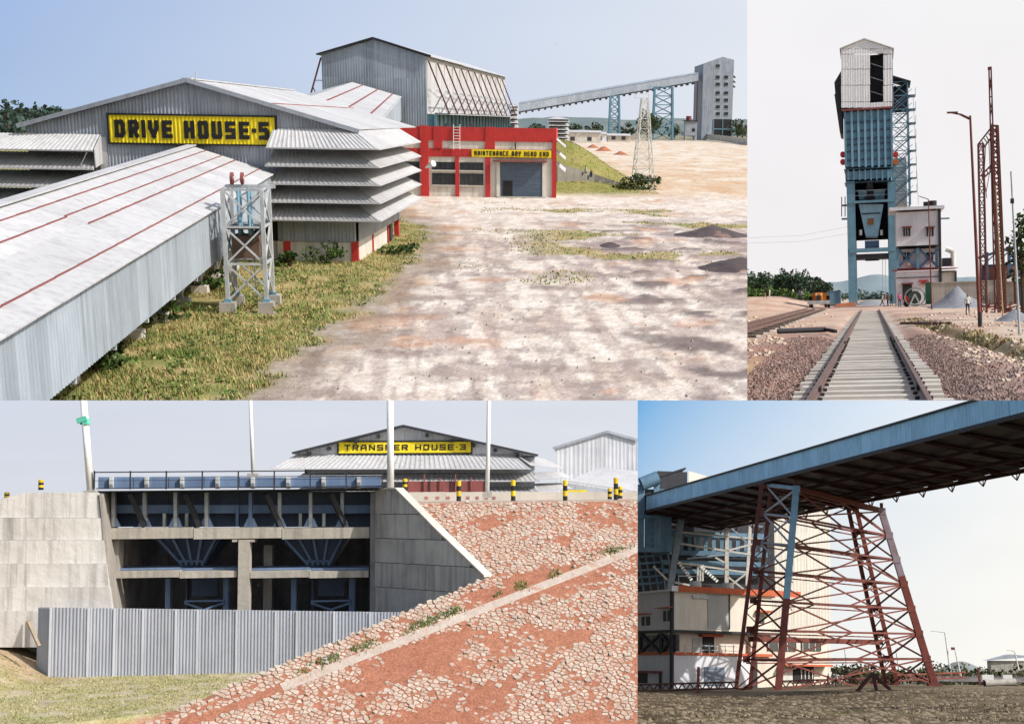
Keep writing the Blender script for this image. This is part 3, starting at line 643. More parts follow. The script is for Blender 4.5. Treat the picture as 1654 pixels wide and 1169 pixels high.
# -- lighting mast with bush at its foot
lm = Thing(Y, 'lattice_mast', 'slender white lattice mast with square top frame standing in a bush', 'mast', (13.9, 149.6, 0), R(8))
lattice(lm, [(-1.2, -1.2, 0), (1.2, -1.2, 0), (1.2, 1.2, 0), (-1.2, 1.2, 0)], [(-.3, -.3, 10.6), (.45, -.3, 10.6), (.45, .4, 10.6), (-.3, .4, 10.6)], 9, .1, .06, steel_w)
for z in (10.6, 11.1): lm.bars('top_frame', [((-1.1, 0, z), (.5, 0, z)), ((-1.1, .6, z), (.5, .6, z))], .07, steel_w)
lm.bars('top_frame', [((x, 0, 10.55), (x, 0, 11.15)) for x in (-1.1, .5)], .07, steel_w)
bush(Y, (13.6, 148.5, 0), 2.2, 4.2, 'dark green bush around the foot of the white mast', n=420, seed=3)
bush(Y, (12.4, 147, 0), .9, 5.2, 'low olive scrub in front of the white mast', n=300, seed=5, cols=[(.12, .12, .04), (.08, .10, .03)], size=.2)
for k, (u, v, w, hh, lab) in enumerate(((528, 428, 2.2, 1.15, 'leafy weed bush against the drive house plinth'), (470, 432, 1.8, .8, 'dark shrub between counterweight tower and plinth'), (640, 412, 2.6, .55, 'bright green weed clump at the drive house corner'), (250, 520, 2.6, 1.0, 'rank green shrub under the gallery wall'), (150, 600, 2.2, .9, 'green shrub with yellow flowers under the gallery end'), (345, 470, 2.2, .9, 'shaded shrub under the gallery beside the lattice tower'), (625, 345, 1.8, .8, 'small bush beside the far louvre end'))):
    p = Y.gr(u, v); bush(Y, (p.x, p.y, yz(p.x, p.y)), hh, w, lab, n=240, seed=20 + k, cols=[(.05, .10, .02), (.08, .13, .03), (.04, .07, .02)], size=.11)

# -- far conveyor, trestles, tower, louvre houses
fg = Thing(Y, 'far_conveyor_gallery', 'long straight grey gallery rising to the distant tower', 'gallery', tuple(Y.at(840, 200, 600).xy) + (0,), 0)
a, b = fg.loc(Y.at(838, 172, 600)), fg.loc(Y.at(1128, 123, 640)); nn = 30
for i in range(nn):
    p, q = a.lerp(b, i / nn), a.lerp(b, (i + 1) / nn)
    fg.part('wall_sheet', G().hexa([p + Vector((0, 0, -2.6)), q + Vector((0, 0, -2.6)), q + Vector((0, 6, -2.6)), p + Vector((0, 6, -2.6)), p + Vector((0, 0, 1.2)), q + Vector((0, 0, 1.2)), q + Vector((0, 6, 1.2)), p + Vector((0, 6, 1.2))]), galv_far)
    fg.part('roof_sheet', G().slab([p + Vector((0, -.3, 1.25)), q + Vector((0, -.3, 1.25)), q + Vector((0, 3, 2.0)), p + Vector((0, 3, 2.0))], (0, 0, .1)), galv_far)
    fg.part('joist', G().box(p.x, p.x + .9, p.y - .2, p.y + 5, p.z - 3.6, p.z - 2.65), dark)
fg.part('chord', G().bar(a + Vector((0, 0, -2.7)), b + Vector((0, 0, -2.7)), .6), dark)
for k, (u, ww, lab) in enumerate(((992, 4.0, 'narrow blue lattice trestle under the distant gallery'), (1070, 8.5, 'wide blue lattice trestle nearest the distant tower'))):
    p = Y.at(u, 223, 612); t = Thing(Y, 'trestle', lab, 'trestle', (p.x, p.y, -.3)); zt = a.lerp(b, (u - 838) / 290.).z - 2.9
    lattice(t, [(-ww / 2 - .6, -2, 0), (ww / 2 + .6, -2, 0), (ww / 2 + .6, 3, 0), (-ww / 2 - .6, 3, 0)], [(-ww / 2, -1, zt), (ww / 2, -1, zt), (ww / 2, 2, zt), (-ww / 2, 2, zt)], 6, .9, .4, blue)
tw = Thing(Y, 'transfer_tower', 'tall grey sheeted tower with two columns of windows in the distance', 'tower', tuple(Y.at(1133, 215, 640).xy) + (-1.5,), R(6))
f = lambda u, v, ax=1, c=0: tw.pl(u, v, ax, c)
tw_r = f(1184, 150).x; ez = f(1134, 103).z; az = f(1167, 92).z; axx = f(1167, 92).x; er = f(1184, 97).z
for i in range(8):
    x0, x1 = tw_r * i / 8, tw_r * (i + 1) / 8; top = lambda x: ez + (az - ez) * x / axx if x < axx else az + (er - az) * (x - axx) / (tw_r - axx)
    for z0, z1 in ((0, 12), (12, 24), (24, None)):
        if x0 > 9 and z0 == 0: z0 = 10
        tw.part('wall_sheet', G().corr((x0, 0, z0), (x1, 0, z0), (x1, 0, z1 or top(x1)), (x0, 0, z1 or top(x0)), .9, .02), galv_far)
tw.part('side_wall', G().slab([(.02, .1, 0), (-1.2, 14, 0), (-1.2, 14, ez - 1), (.02, .1, ez)], (.1, 0, 0)), galv)
tw.part('back_wall', G().box(1, tw_r - .2, .4, 14, 0, ez - 1), dark)
for v in (107, 125, 136.5, 150.5, 162, 173, 184):
    for u in (1159.5, 1173):
        if v == 107 and u > 1165: continue
        p = f(u, v); wi = tw.part('window', G().box(p.x - .95, p.x + .95, -.25, -.02, p.z - .8, p.z + .8), glass); tw.part('frame', G().box(p.x - 1.1, p.x + 1.1, -.2, -.01, p.z - 1.0, p.z - .8), steel_w, wi)
q0, q1 = f(1152, 216), f(1182, 193)
tw.part('ground_floor_opening', G().box(q0.x, q1.x, -.1, .2, 0, q1.z), void)
for k in range(3): tw.part('post', G().box(q0.x + (q1.x - q0.x) * k / 2 - .2, q0.x + (q1.x - q0.x) * k / 2 + .2, -.3, -.1, 0, q1.z), blue)
tw.part('lintel', G().box(q0.x, q1.x, -.3, -.12, q1.z * .55, q1.z * .6), blue)
for k in range(3): tw.part('side_awning', G().slab([(tw_r, 1, ez - 5 - 2.4 * k), (tw_r + 1.6, 1, ez - 6.5 - 2.4 * k), (tw_r + 1.6, 8, ez - 6.5 - 2.4 * k), (tw_r, 8, ez - 5 - 2.4 * k)], (0, 0, .1)), dark)
tw.part('outer_pipe', G().cyl((-2.4, 1, 0), (-2.4, 1, ez - 8), .35), redrust)
t = Thing(Y, 'silo_house', 'small grey hopper house left of the distant tower', 'building', tuple(Y.at(1116, 216, 625).xy) + (-1.2,))
t.part('wall', G().box(-3, 3, 0, 5, 3, 10), galv); t.part('roof', G().box(-3.6, 3.4, -.5, 5.5, 10, 10.4), dark); t.part('tank', G().cyl((-1, 2, 10.4), (-1, 2, 12.5), 1.4), redline)
t.part('window', G().box(.5, 2, -.1, .02, 5, 6.5), glass); t.bars('leg', [((x, y, 0), (x, y, 3)) for x in (-2.7, 2.7) for y in (.3, 4.7)], .5, steel)
for k, (u, v, w, hh, nb, y, lab) in enumerate(((902, 222, 6.6, 9.3, 8, 380, 'free standing stack of white louvres behind the maintenance bay'), (830, 215, 3.2, 12.5, 9, 400, 'narrow stack of white louvres at the shed end'))):
    p = Y.at(u, v, y); t = Thing(Y, 'louvre_house', lab, 'building', (p.x, p.y, -.5 if k else -1))
    t.part('core', G().box(-w / 2 + .6, w / 2 - .6, 0, 8, 0, hh), dark); zb = Y.at(u, v, y).z
    for i in range(nb):
        z = hh * (i + .4) / nb; blade(t, (-w / 2, -1.3, z), (w / 2, -1.3, z), (w / 2 - .5, 0, z + hh / nb * .62), (-w / 2 + .5, 0, z + hh / nb * .62), pitch=1.)
    t.part('roof', G().slab([(-w / 2, -1.2, hh), (w / 2, -1.2, hh), (w / 2, 8, hh), (0, 8, hh + .9), (-w / 2, 8, hh)], (0, 0, .1)), roofw)
# -- compound wall, houses, trees, hills
cwl = Thing(Y, 'compound_wall', 'pale precast compound wall with posts at the far right of the yard', 'wall', tuple(Y.gr(1100, 219).xy) + (0,))
a, b = Vector((0, 0, 0)), cwl.loc(Y.gr(1235, 239)); n = 26
for i in range(n):
    p, q = a.lerp(b, i / n), a.lerp(b, (i + .93) / n); h0 = 2.6
    cwl.part('panel', G().slab([p, q, q + Vector((0, 0, h0)), p + Vector((0, 0, h0))], (.1, .15, 0)), conc_l)
    cwl.part('post', G().bar(p + Vector((0, -.15, 0)), p + Vector((0, -.15, h0 + .15)), .35), conc_l)
for k, (u, w, lab) in enumerate(((940, 14, 'low white house with flat roof beyond the red earth'), (962, 8, 'small pink house beside the low white house'), (1000, 9, 'low shed with pale roof below the distant gallery'))):
    p = Y.at(u, 222, 470 + 20 * k); t = Thing(Y, 'house', lab, 'house', (p.x, p.y, -.4)); hh = 4.2 - k * .7
    t.part('wall', G().box(-w / 2, w / 2, 0, 7, 0, hh), [wall_w, wall_p, conc_l][k]); t.part('roof', G().slab([(-w / 2 - .4, -.5, hh), (w / 2 + .4, -.5, hh), (w / 2 + .4, 7.5, hh + .6), (-w / 2 - .4, 7.5, hh + .6)], (0, 0, .2)), roofw)
    for x in (-.25, .2): t.part('window', G().box(w * x - .8, w * x + .8, -.1, .05, 1.2, 2.6), glass)
def heap(site, p, w, d, hh, label, mt, name='earth_heap', seed=0, cat='heap'):
    g = G(); n = 14
    for j in range(n + 1):
        for i in range(n + 1):
            x, y = (i / n - .5) * 2, (j / n - .5) * 2; r = math.hypot(x, y); z = hh * ss(1.02, -.12, r) * (.7 + .6 * fbm(x, y, 1.6, seed + 50)) - .12
            g.v.append((x * w / 2, y * d / 2, z))
    for j in range(n):
        for i in range(n): k = j * (n + 1) + i; g.f.append((k, k + 1, k + n + 2, k + n + 1))
    return one(site, name, label, cat, g, mt, p, smooth=True)
earth = mat('red_earth', (.40, .15, .08), (.30, .11, .06), .6, .95, 0, 0, .6); coal = mat('dark_spoil', (.10, .075, .075), (.05, .04, .045), 1.2, .95, 0, 0, .8, c3=(.25, .16, .13))
for k, (u, v, w, hh, lab) in enumerate(((958, 236, 5, 1.2, 'red earth heap right behind the bank'), (975, 241, 6, 1.5, 'largest red earth heap with timber on it'), (1003, 247, 5, 1.0, 'low red earth heap furthest right'))):
    heap(Y, tuple(Y.gr(u, v + 3, 0)), w, 9, hh, lab, earth, seed=k)
for k, (u, v, w, hh, lab) in enumerate(((1150, 376, 8.0, .75, 'large dark spoil heap at the right edge of the yard'), (1195, 430, 6.5, .8, 'nearer dark spoil heap cut by the right edge'), (985, 392, 2.4, .3, 'small dark spoil heap in mid yard'))):
    heap(Y, tuple(Y.gr(u, v + 4, 0)), w, 6, hh, lab, coal, 'spoil_heap', seed=8 + k)
pebs = G(); rs = random.Random(11)
for i in range(700):
    y = 34 * (120 / 34) ** rs.random(); x = rs.uniform(xb(y), .17 * y); s = .02 + .07 * rs.random() ** 3; z = yz(x, y)
    p = [Vector((x + rs.uniform(-s, s), y + rs.uniform(-s, s), z + rs.uniform(0, s))) for _ in range(2)]
    pebs.add([(x - s, y, z - .02), (x, y - s, z - .02), (x + s, y, z - .02), (x, y + s, z - .02), (x + rs.uniform(-s, s) * .5, y, z + s)], [(0, 1, 4), (1, 2, 4), (2, 3, 4), (3, 0, 4)])
sheet(Y, 'loose_stones', pebs, mat('yard_stone', (.20, .17, .15), (.4, .35, .3), .4, .9), 'stuff', 'loose stones scattered over the sandy yard', 'gravel')
HAZE = [(.20, .26, .24), (.17, .23, .21), (.24, .28, .24)]
k = 0
for (u, v, y, h_, w_, lab) in ((1052, 222, 560, 15, 13, 'large dark tree behind the white lattice mast'), (1045, 222, 575, 12, 10, 'dark tree left of the large dark tree'), (925, 216, 640, 9, 10, 'bushy tree behind the low white house'), (960, 214, 650, 10, 11, 'tree between the two distant trestles, left one'), (1010, 214, 660, 9, 12, 'tree right of the narrow trestle'), (870, 214, 650, 8, 12, 'small tree beyond the free standing louvres'), (1192, 222, 600, 11, 9, 'tree at the right edge behind the compound wall'), (1200, 218, 640, 15, 12, 'taller tree at the right edge behind the compound wall'), (1090, 217, 690, 8, 9, 'tree left of the small hopper house')):
    p = Y.at(u, v, y); tree(Y, (p.x, p.y, -1.), h_, w_, lab, seed=60 + k, n=420, cols=GREENS if k < 2 else [(.07, .10, .05), (.09, .12, .06), (.06, .085, .045)], trunk=.12, size=w_ * .05); k += 1
def ridge(site, name, u0, u1, y, prof, depth, mt, cf, n=120, m=6, label=None):
    g = G(); col = []
    for j in range(m + 1):
        for i in range(n + 1):
            u = u0 + (u1 - u0) * i / n; zt = prof(u); q = site.at(u, 200, y); f = j / m
            zz = (zt * math.sin(f * math.pi / 2)) * (1 + .10 * (fbm(q.x * .02, f * 3, 1.3, 4) - .5)) - 12 * (j == 0)
            g.v.append((q.x * (1 + f * depth / y), q.y + f * depth, zz)); col.append(cf(u, f))
    for j in range(m):
        for i in range(n): k = j * (n + 1) + i; g.f.append((k, k + 1, k + n + 2, k + n + 1))
    o = sheet(site, name, g, groundm, col=col, smooth=True)
    if label: o['label'] = label
def hillc(u, f):  # distance haze is mixed into the hill colours, no air is built
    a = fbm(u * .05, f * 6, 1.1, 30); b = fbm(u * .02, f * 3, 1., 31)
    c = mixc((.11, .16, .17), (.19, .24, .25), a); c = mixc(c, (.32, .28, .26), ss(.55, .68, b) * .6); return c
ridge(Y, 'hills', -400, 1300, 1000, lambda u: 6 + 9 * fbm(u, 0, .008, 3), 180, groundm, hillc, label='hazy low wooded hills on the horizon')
for k in range(34):
    u = rs.uniform(-60, 165); v = rs.uniform(196, 250); y = 420 + 500 * rs.random(); p = Y.at(u, 200, y)
    if Y.inside((p.x, p.y, 5)): tree(Y, (p.x, p.y, -2.), rs.uniform(8, 14), rs.uniform(14, 26), 'dark tree of the wood seen left behind the drive house', 'trees of the wood behind the drive house', n=170, cols=[(.035, .075, .06), (.05, .09, .07), (.04, .065, .05)], seed=200 + k, trunk=.05, size=1.1)
bird = G().add([(-.9, 0, .25), (-.1, -.15, 0), (-.1, .2, 0), (.1, -.15, 0), (.1, .2, 0), (.9, 0, .25), (0, -.5, .02), (0, .5, 0), (0, 0, -.12)], [(0, 1, 2), (3, 5, 4), (1, 6, 3, 8), (1, 8, 7, 2), (8, 3, 4, 7), (1, 3, 6), (2, 7, 4), (1, 2, 4, 3)])
one(Y, 'bird', 'dark bird with spread wings flying high above the conveyor', 'bird', bird, black, Y.at(897, 72, 330))

# ================================================================ SITE 2: railway loading tower
K = rail
sky(K, 1700, 1200, 2150, -420, 560, (246, 246, 249), (247, 247, 248), (242, 238, 240), (244, 241, 240), 'white overcast sky over the railway', ext=16)
def kz(x, y):
    z = -.24 + .10 * (fbm(x, y, .4, 2) - .5)
    if abs(x + .1) < 2.2: z = min(z, -.40 + .18 * ss(1.3, 2.2, abs(x + .1))) if y < 126 else z
    z += (3.3 + 1.5 * fbm(x, y, .05, 7)) * ss(-8.5, -20, x - 4 * fbm(x, y, .08, 5)) * ss(110, 190, y) * .45
    z += 1.2 * ss(-6, -10, x) * ss(230, 300, y) + .12 * ss(3.2, 4.2, x + .02 * (y - 40)) * ss(95, 60, y) * fbm(x, y, .5, 8)
    z -= .28 * math.exp(-((x - (2.6 + .052 * (y - 20) * 0 + .035 * (70 - y))) / .35) ** 2) * ss(90, 60, y)
    if y > 400: z -= 3
    return z
def kc(x, y):
    n1, n2, n3 = fbm(x, y, .5, 41), fbm(x, y, .15, 43), fbm(x, y, 2.2, 45, 3)
    c = mixc((.42, .30, .25), (.52, .42, .35), n2 * 1.4 - .2)
    bl = ss(4.6, 2.6, abs(x + .6)) * ss(70, 45, y); c = mixc(c, mixc((.24, .15, .135), (.36, .25, .22), n3), bl)
    c = mixc(c, (.50, .36, .22), math.exp(-((x + 2.75 + .03 * (y - 20)) / .22) ** 2) * ss(40, 30, y))
    d = math.exp(-((x - (2.9 + .035 * (70 - y))) / .5) ** 2) * ss(95, 70, y); c = mixc(c, mixc((.16, .15, .06), (.26, .20, .10), n1), d * .9)
    c = mixc(c, (.60, .50, .40), ss(3.6, 5.2, x) * ss(.35, .6, n2) * .85)
    c = mixc(c, (.62, .47, .38), ss(60, 90, y) * .7 * ss(.3, .6, n2)); c = mixc(c, (.48, .26, .19), ss(.55, .7, n1) * .55)
    if y > 250: c = mixc(c, (.30, .30, .24), ss(250, 420, y))
    return c
terrain(K, 'ground', 15, 1300, 170, -.34, .22, 210, kz, kc, runs_on=('left', 'below'), label='stony pinkish railway ground with a grassy ditch')
# -- main track
tr = Thing(K, 'railway_track', 'straight railway track on concrete sleepers running under the loading tower', 'railway track', tuple(K.gr(1402, 646).xy) + (0,), 0)
x0 = tr.L.translation; aim = K.gr(1405.5, 497)
tdir = math.atan2(-(aim.x - x0.x), aim.y - x0.y); tr.L = Matrix.Translation((x0.x, x0.y, 0)) @ Matrix.Rotation(tdir, 4, 'Z'); tr.o.matrix_world = K.M @ tr.L
rs = random.Random(2); sl_m = mat('sleeper_concrete', (.56, .53, .48), (.44, .41, .37), 1.2, .9, 0, 0, .3, vary=.12, c3=(.28, .22, .18), t3=.64, sc3=2.5); rail_m = mat('rusty_rail', (.17, .10, .085), (.11, .07, .06), 2., .55, .2, c3=(.28, .22, .2), t3=.66); dk_m = mat('rail_clip', (.04, .03, .03), None, 2., .7)
for i in range(104):
    y = -1.2 + 1.04 * i + rs.uniform(-.06, .06); w = 1.24 + rs.uniform(-.04, .05); a = rs.uniform(-.05, .05); dx = rs.uniform(-.04, .04); z = -.16 + rs.uniform(-.015, .015)
    g = G(); g.hexa([(-w + dx, y - .22 - a, -.43), (w + dx, y - .22 + a, -.43), (w + dx, y + .22 + a, -.43), (-w + dx, y + .22 - a, -.43), (-w + dx, y - .17 - a, z), (w + dx, y - .17 + a, z), (w + dx, y + .17 + a, z), (-w + dx, y + .17 - a, z)])
    s_ = tr.part('sleeper', g, sl_m)
    if s_ and i < 30:
        g = G()
        for x in (-.94, -.74, .74, .94): g.box(x - .035, x + .035, y - .07, y + .07, z + .003, z + .05)
        tr.part('rail_clips', g, dk_m, s_)
for x in (-.838, .838):
    g = G(); prof = [(-.075, -.158), (.075, -.158), (.075, -.145), (.014, -.12), (.014, -.04), (.036, -.03), (.036, 0), (-.036, 0), (-.036, -.03), (-.014, -.04), (-.014, -.12), (-.075, -.145)]
    n = len(prof); k = 0
    g.add([(x + a, -2, b) for a, b in prof] + [(x + a, 108, b) for a, b in prof], [tuple(range(n))] + [(i, i + n, (i + 1) % n + n, (i + 1) % n) for i in range(n)] + [tuple(range(2 * n - 1, n - 1, -1))])
    r_ = tr.part('rail', g, rail_m)
    for y in (3.3, 24): tr.part('fishplate', G().box(x - .06, x + .06, y, y + .5, -.13, -.05), dk_m, r_)
bal = G(); rs = random.Random(5)
for i in range(20000):
    y = 14.5 * (52 / 14.5) ** rs.random(); sd = rs.choice((-1, 1)); x = sd * (1.0 + abs(rs.gauss(0, 1.1))) - .1
    if abs(x) > 5 or (abs(x + .08) < 1.28 and rs.random() < .9) or (abs(x + 2.75 + .03 * (y - 20)) < .2 and y < 36): continue
    s = rs.uniform(.018, .05); z = kz(x, y) + s * .2; a = rs.uniform(0, 6.28)
    q = [(x + math.cos(a + t) * s * rs.uniform(.7, 1.3), y + math.sin(a + t) * s * rs.uniform(.7, 1.3), z - s * .5 + rs.uniform(-.2, .3) * s) for t in (0, 2.1, 4.2)]
    q += [(x + rs.uniform(-.6, .6) * s, y + rs.uniform(-.6, .6) * s, z + s * rs.uniform(.5, 1.)) for _ in range(2)]
    bal.add(q, [(0, 1, 3), (1, 2, 4), (1, 4, 3), (2, 0, 3), (2, 3, 4)])
bm_ = mat('ballast_stone', (.33, .235, .205), (.20, .14, .125), 1.2, .9, c3=(.45, .40, .36), t3=.60, sc3=3., vary=0)
sheet(K, 'ballast', bal, bm_, 'stuff', 'reddish broken ballast stones beside the sleepers', 'ballast')
# -- siding
sd_ = Thing(K, 'siding_track', 'two lengths of old siding rail lying to the left of the main track', 'railway track', tuple(K.gr(1200, 531).xy) + (0,))
for (ua, va, ub, vb) in ((1195, 526, 1306, 497.5), (1195, 538, 1337, 496.5), (1195, 531, 1318, 497.5)):
    a, b = sd_.loc(K.gr(ua, va, .0)), sd_.loc(K.gr(ub, vb, .0)); sd_.part('rail', G().bar(a, b, .09, .16), rail_m)
a, b = K.gr(1195, 536), K.gr(1325, 498)
for i in range(26):
    p = sd_.loc(a.lerp(b, i / 25.)); sd_.part('sleeper', G().bar(p + Vector((-.9, .9, -.18)), p + Vector((.9, -.9, -.18)), .25, .12), conc)
one(K, 'pipe_length', 'short dark pipe lying on the ballast left of the track', 'pipe', G().cyl((0, 0, 0), (2.1, .8, 0), .12).bar((2.1, .8, 0), (2.6, -.9, -.05), .14), dark, tuple(K.gr(1256, 535, -.05)))
rp = Thing(K, 'rail_offcuts', 'bundle of dark rail offcuts beside the right rail', 'rail', tuple(K.gr(1455, 522, -.12)))
for i in range(4): rp.part('rail', G().bar((i * .28, -i * .1, 0), (1.5 + i * .3, -2.6 - i * .2, .0), .1, .14), rail_m)
# -- loading tower
lt = Thing(K, 'loading_tower', 'tall blue wagon loading tower with white head house straddling the track', 'tower', tuple(K.gr(1371, 490.5).xy) + (-.1,), 0)
f = lambda u, v, c=0.: lt.pl(u, v, 1, c)
D = 9.
def fb(u0, u1, v0, v1, y0, y1, name, mt, parent=None, lbl=None):
    a, b = f(u0, v1, y0), f(u1, v0, y0); return lt.part(name, G().box(a.x, b.x, y0, y1, a.z, b.z), mt, parent, lbl)
hh = [1359, 1369, 1380, 1393, 1405, 1427, 1441]; vv = [79, 88, 112, 138, 165, 174.5]
for u0, u1 in zip(hh, hh[1:]):
    for v0, v1 in zip(vv, vv[1:]):
        if u0 == 1405 and 88 <= v0 < 165: continue
        a, b = f(u0, v1, -.3), f(u1, v0, -.3); lt.part('head_house_sheet', G().corr((a.x, -.3, a.z), (b.x, -.3, a.z), (b.x, -.3, b.z), (a.x, -.3, b.z), .45, .012), white_s)
a, ap_, b = f(1359, 79, -.32), f(1396, 64, -.32), f(1441, 79, -.32)
lt.part('gable', G().slab([(a.x, -.3, a.z), (b.x, -.3, b.z), (ap_.x, -.3, ap_.z)], (0, .2, 0)), white_s)
for q in (a, b):
    lt.part('roof', G().slab([(ap_.x, -.5, ap_.z + .05), (ap_.x, D, ap_.z + .05), (q.x + (.3 if q is b else -.3), D, q.z - .05), (q.x + (.3 if q is b else -.3), -.5, q.z - .05)], (0, 0, .15)), whitep)
lt.part('side_wall', G().box(a.x - .05, a.x + .05, -.25, D, f(1359, 175).z, a.z), galv); lt.part('side_wall', G().box(b.x - .05, b.x + .06, -.25, D, f(1359, 175).z, b.z), galv)
lt.part('back_wall', G().box(a.x, b.x, D - .2, D, f(1359, 175).z, a.z), galv)
fb(1405, 1427, 88, 165, 1.2, 1.4, 'opening', void)
for v in (103, 125, 148): 
    p, q = f(1407, v, .6), f(1426, v + 6, .6); lt.part('roof_member', G().bar(p, q, .12), steel)
fb(1359, 1441, 174.5, 177, -.5, D, 'head_house_floor', redline)
for vt, vm, vb in ((112, 133, 151), (150, 152, 214)):
    p = [f(1360, vt, 0), f(1347.5 if vm == 133 else 1347.5, vm, 0), f(1349 if vm == 133 else 1356.5, vb, 0), f(1361, vb + 2, 0)]
    lt.part('side_louvre', G().slab([(q.x, .2, q.z) for q in p], (0, D - 1, 0)), dark)
fb(1365, 1441, 177, 270, .15, D - .1, 'bin', blue, None, 'ribbed blue steel bin')
for i in range(8):
    u = 1365.5 + 10.7 * i; fb(u - .9, u + .9, 177, 270, -.12, .16, 'bin_rib', blue_l if 0 < i < 7 else blue)
for v in (196, 210, 223, 232, 243, 257): fb(1366, 1440, v - 1.1, v + 1.1, -.08, .15, 'bin_girth', slate_d)
fb(1363, 1443, 269.5, 273.5, -.35, D, 'bin_flange', blue); fb(1365.5, 1440, 273.5, 291, .1, D - .3, 'bin_skirt', blue)
for i in range(8): fb(1370 + 9.2 * i - .8, 1370 + 9.2 * i + .8, 274, 291, -.1, .1, 'bin_rib', blue_l)
fb(1364, 1443, 291, 295, -.35, D, 'bin_flange', blue)
for u in (1361.5, 1446.5):
    for v in (250, 262): p = f(u, v, 1.); lt.part('motor', G().cyl((p.x, .2, p.z), (p.x, 1.8, p.z), .45, n=12), red if u < 1400 or v < 255 else mat('orange_paint', (.55, .13, .02), None, 2., .5))
for u in (1371, 1437):
    for y in (0, D - 1.1): a, b = f(u, 491, 0), f(u + 9.5, 293, 0); lt.part('column', G().box(a.x, b.x, y, y + 1.1, -.3, b.z), blue)
for v0, v1, u0, u1 in ((321.5, 329, 1368, 1445), (370, 377, 1380, 1438), (399, 408.5, 1372, 1446)):
    if v0 != 370: fb(u0, u1, v0, v1, -.12, .7, 'cross_beam', blue); fb(u0, u1, v0, v1, D - .7, D + .1, 'cross_beam', blue)
for v in (306, 314): fb(1381, 1437, v, v + 2.2, .5, .9, 'cross_beam', steel)
fb(1381, 1437, 295, 389, D - .9, D - .75, 'back_wall', dark); fb(1379, 1381, 295, 402, .9, D - .6, 'inner_wall', dark); fb(1437, 1439, 295, 402, .9, D - .6, 'inner_wall', dark)
fb(1377, 1439, 408.5, 419, .2, D - .2, 'loading_floor', dark)
def trap(name, u0, u1, v0, u2, u3, v1, y0, y1, mt):
    a, b, c, d = f(u0, v0, y0), f(u1, v0, y0), f(u3, v1, y0), f(u2, v1, y0)
    return lt.part(name, G().slab([(d.x, y0 + 1., d.z), (c.x, y0 + 1., c.z), (b.x, y0, b.z), (a.x, y0, a.z)], (0, y1 - y0, 0)), mt)
trap('upper_chute', 1385, 1400, 307, 1388, 1400, 322, .8, 3, blue_l); trap('upper_chute', 1411, 1430, 307, 1411, 1428, 322, .8, 3, blue_l)
trap('chute_gate', 1402, 1408, 289, 1396, 1414, 321, .6, 2.4, dark)
hp = trap('hopper', 1387, 1427, 330, 1398.5, 1418, 382, .6, 6, blue_l); a, b = f(1389, 346.5, .5), f(1425, 349, .5)
lt.part('hopper_seam', G().box(a.x + .3, b.x - .3, .75, 1., a.z, a.z + .18), dark, hp); a, b = f(1401.5, 363, .5), f(1411, 352, .5); lt.part('inspection_hatch', G().box(a.x, b.x, 1.0, 1.3, a.z, b.z), mat('rusty_hatch', (.25, .12, .06), None, 2., .8), hp)
fb(1397, 1420, 388, 400, 1, 5, 'hopper_neck', blue_d); p = f(1409, 421, 3); lt.part('spout_ring', G().cyl((p.x, 3.5, p.z), (p.x, 3.5, p.z + .5), 1.2, n=20), dark)
for u in (1390, 1424): p = f(u, 376, 1.2); lt.part('cylinder', G().cyl((p.x, 1.5, p.z - .4), (p.x, 1.5, p.z + .5), .25), steel_w)
for v in (330, 352): fb(1359, 1371, v, v + 2, .3, 3, 'side_platform', blue_d)
for u in (1359.5, 1365): 
    a, b = f(u, 350, .4), f(u, 318, .4); lt.part('platform_post', G().bar(a, b, .15), blue_d)
p = f(1404, 490, 0)
for u in (1425.5, 1430): a, b = f(u, 488, D * .6), f(u, 415, D * .6); lt.part('guide_cable', G().bar(a, b, .08), steel)
# stair tower on its right flank
X0, X1 = f(1443, 300, 2).x, f(1470, 300, 2).x; zt, zb = f(1455, 133, 2).z, f(1455, 332, 2).z
cs = [(X0, 1.5), (X1, 1.5), (X1, 7), (X0, 7)]
lattice(lt, [(x, y, zb) for x, y in cs], [(x - .2, y, zt) for x, y in cs], 9, .22, .13, blue, leg='stair_post', brace='stair_brace', strut='stair_beam')
for i in range(8):
    z0, z1 = zb + (zt - zb) * i / 9, zb + (zt - zb) * (i + 1) / 9
    lt.part('stair_flight', G().bar((X0 + .4, 1.7, z0), (X1 + .5, 1.7, z1), .9, .12), blue_d); lt.part('stair_rail', G().bar((X0 + .4, 1.2, z0 + .9), (X1 + .5, 1.2, z1 + .9), .08), blue)
    lt.part('landing', G().box(X1 - .2, X1 + 1.1, 1.2, 4, z1 - .1, z1), blue); lt.part('landing_rail', G().bar((X1 + 1.05, 1.2, z1), (X1 + 1.05, 1.2, z1 + 1.1), .07), blue)
lt.part('stair_cladding', G().box(X0, X1 - .2, 7.1, 7.2, f(1450, 175, 2).z, zt), dark); lt.part('stair_cladding', G().box(X0, X1 - .4, 7.1, 7.25, zb, f(1450, 250, 2).z), whitep)
a, b = f(1441, 124, 1), f(1471, 133, 1); lt.part('stair_roof', G().slab([(a.x, .8, a.z), (b.x, .8, b.z), (b.x, 7.4, b.z), (a.x, 7.4, a.z)], (0, 0, .2)), dark); lt.part('stair_cladding', G().box(X0 + .2, X1 - .2, 4.5, 4.6, f(1450, 172, 2).z, zt - .2), dark)
lt.part('ladder_rail', G().bar((X1 + 1.3, 2, zb), (X1 + .7, 2, f(1450, 155, 2).z), .07), steel)
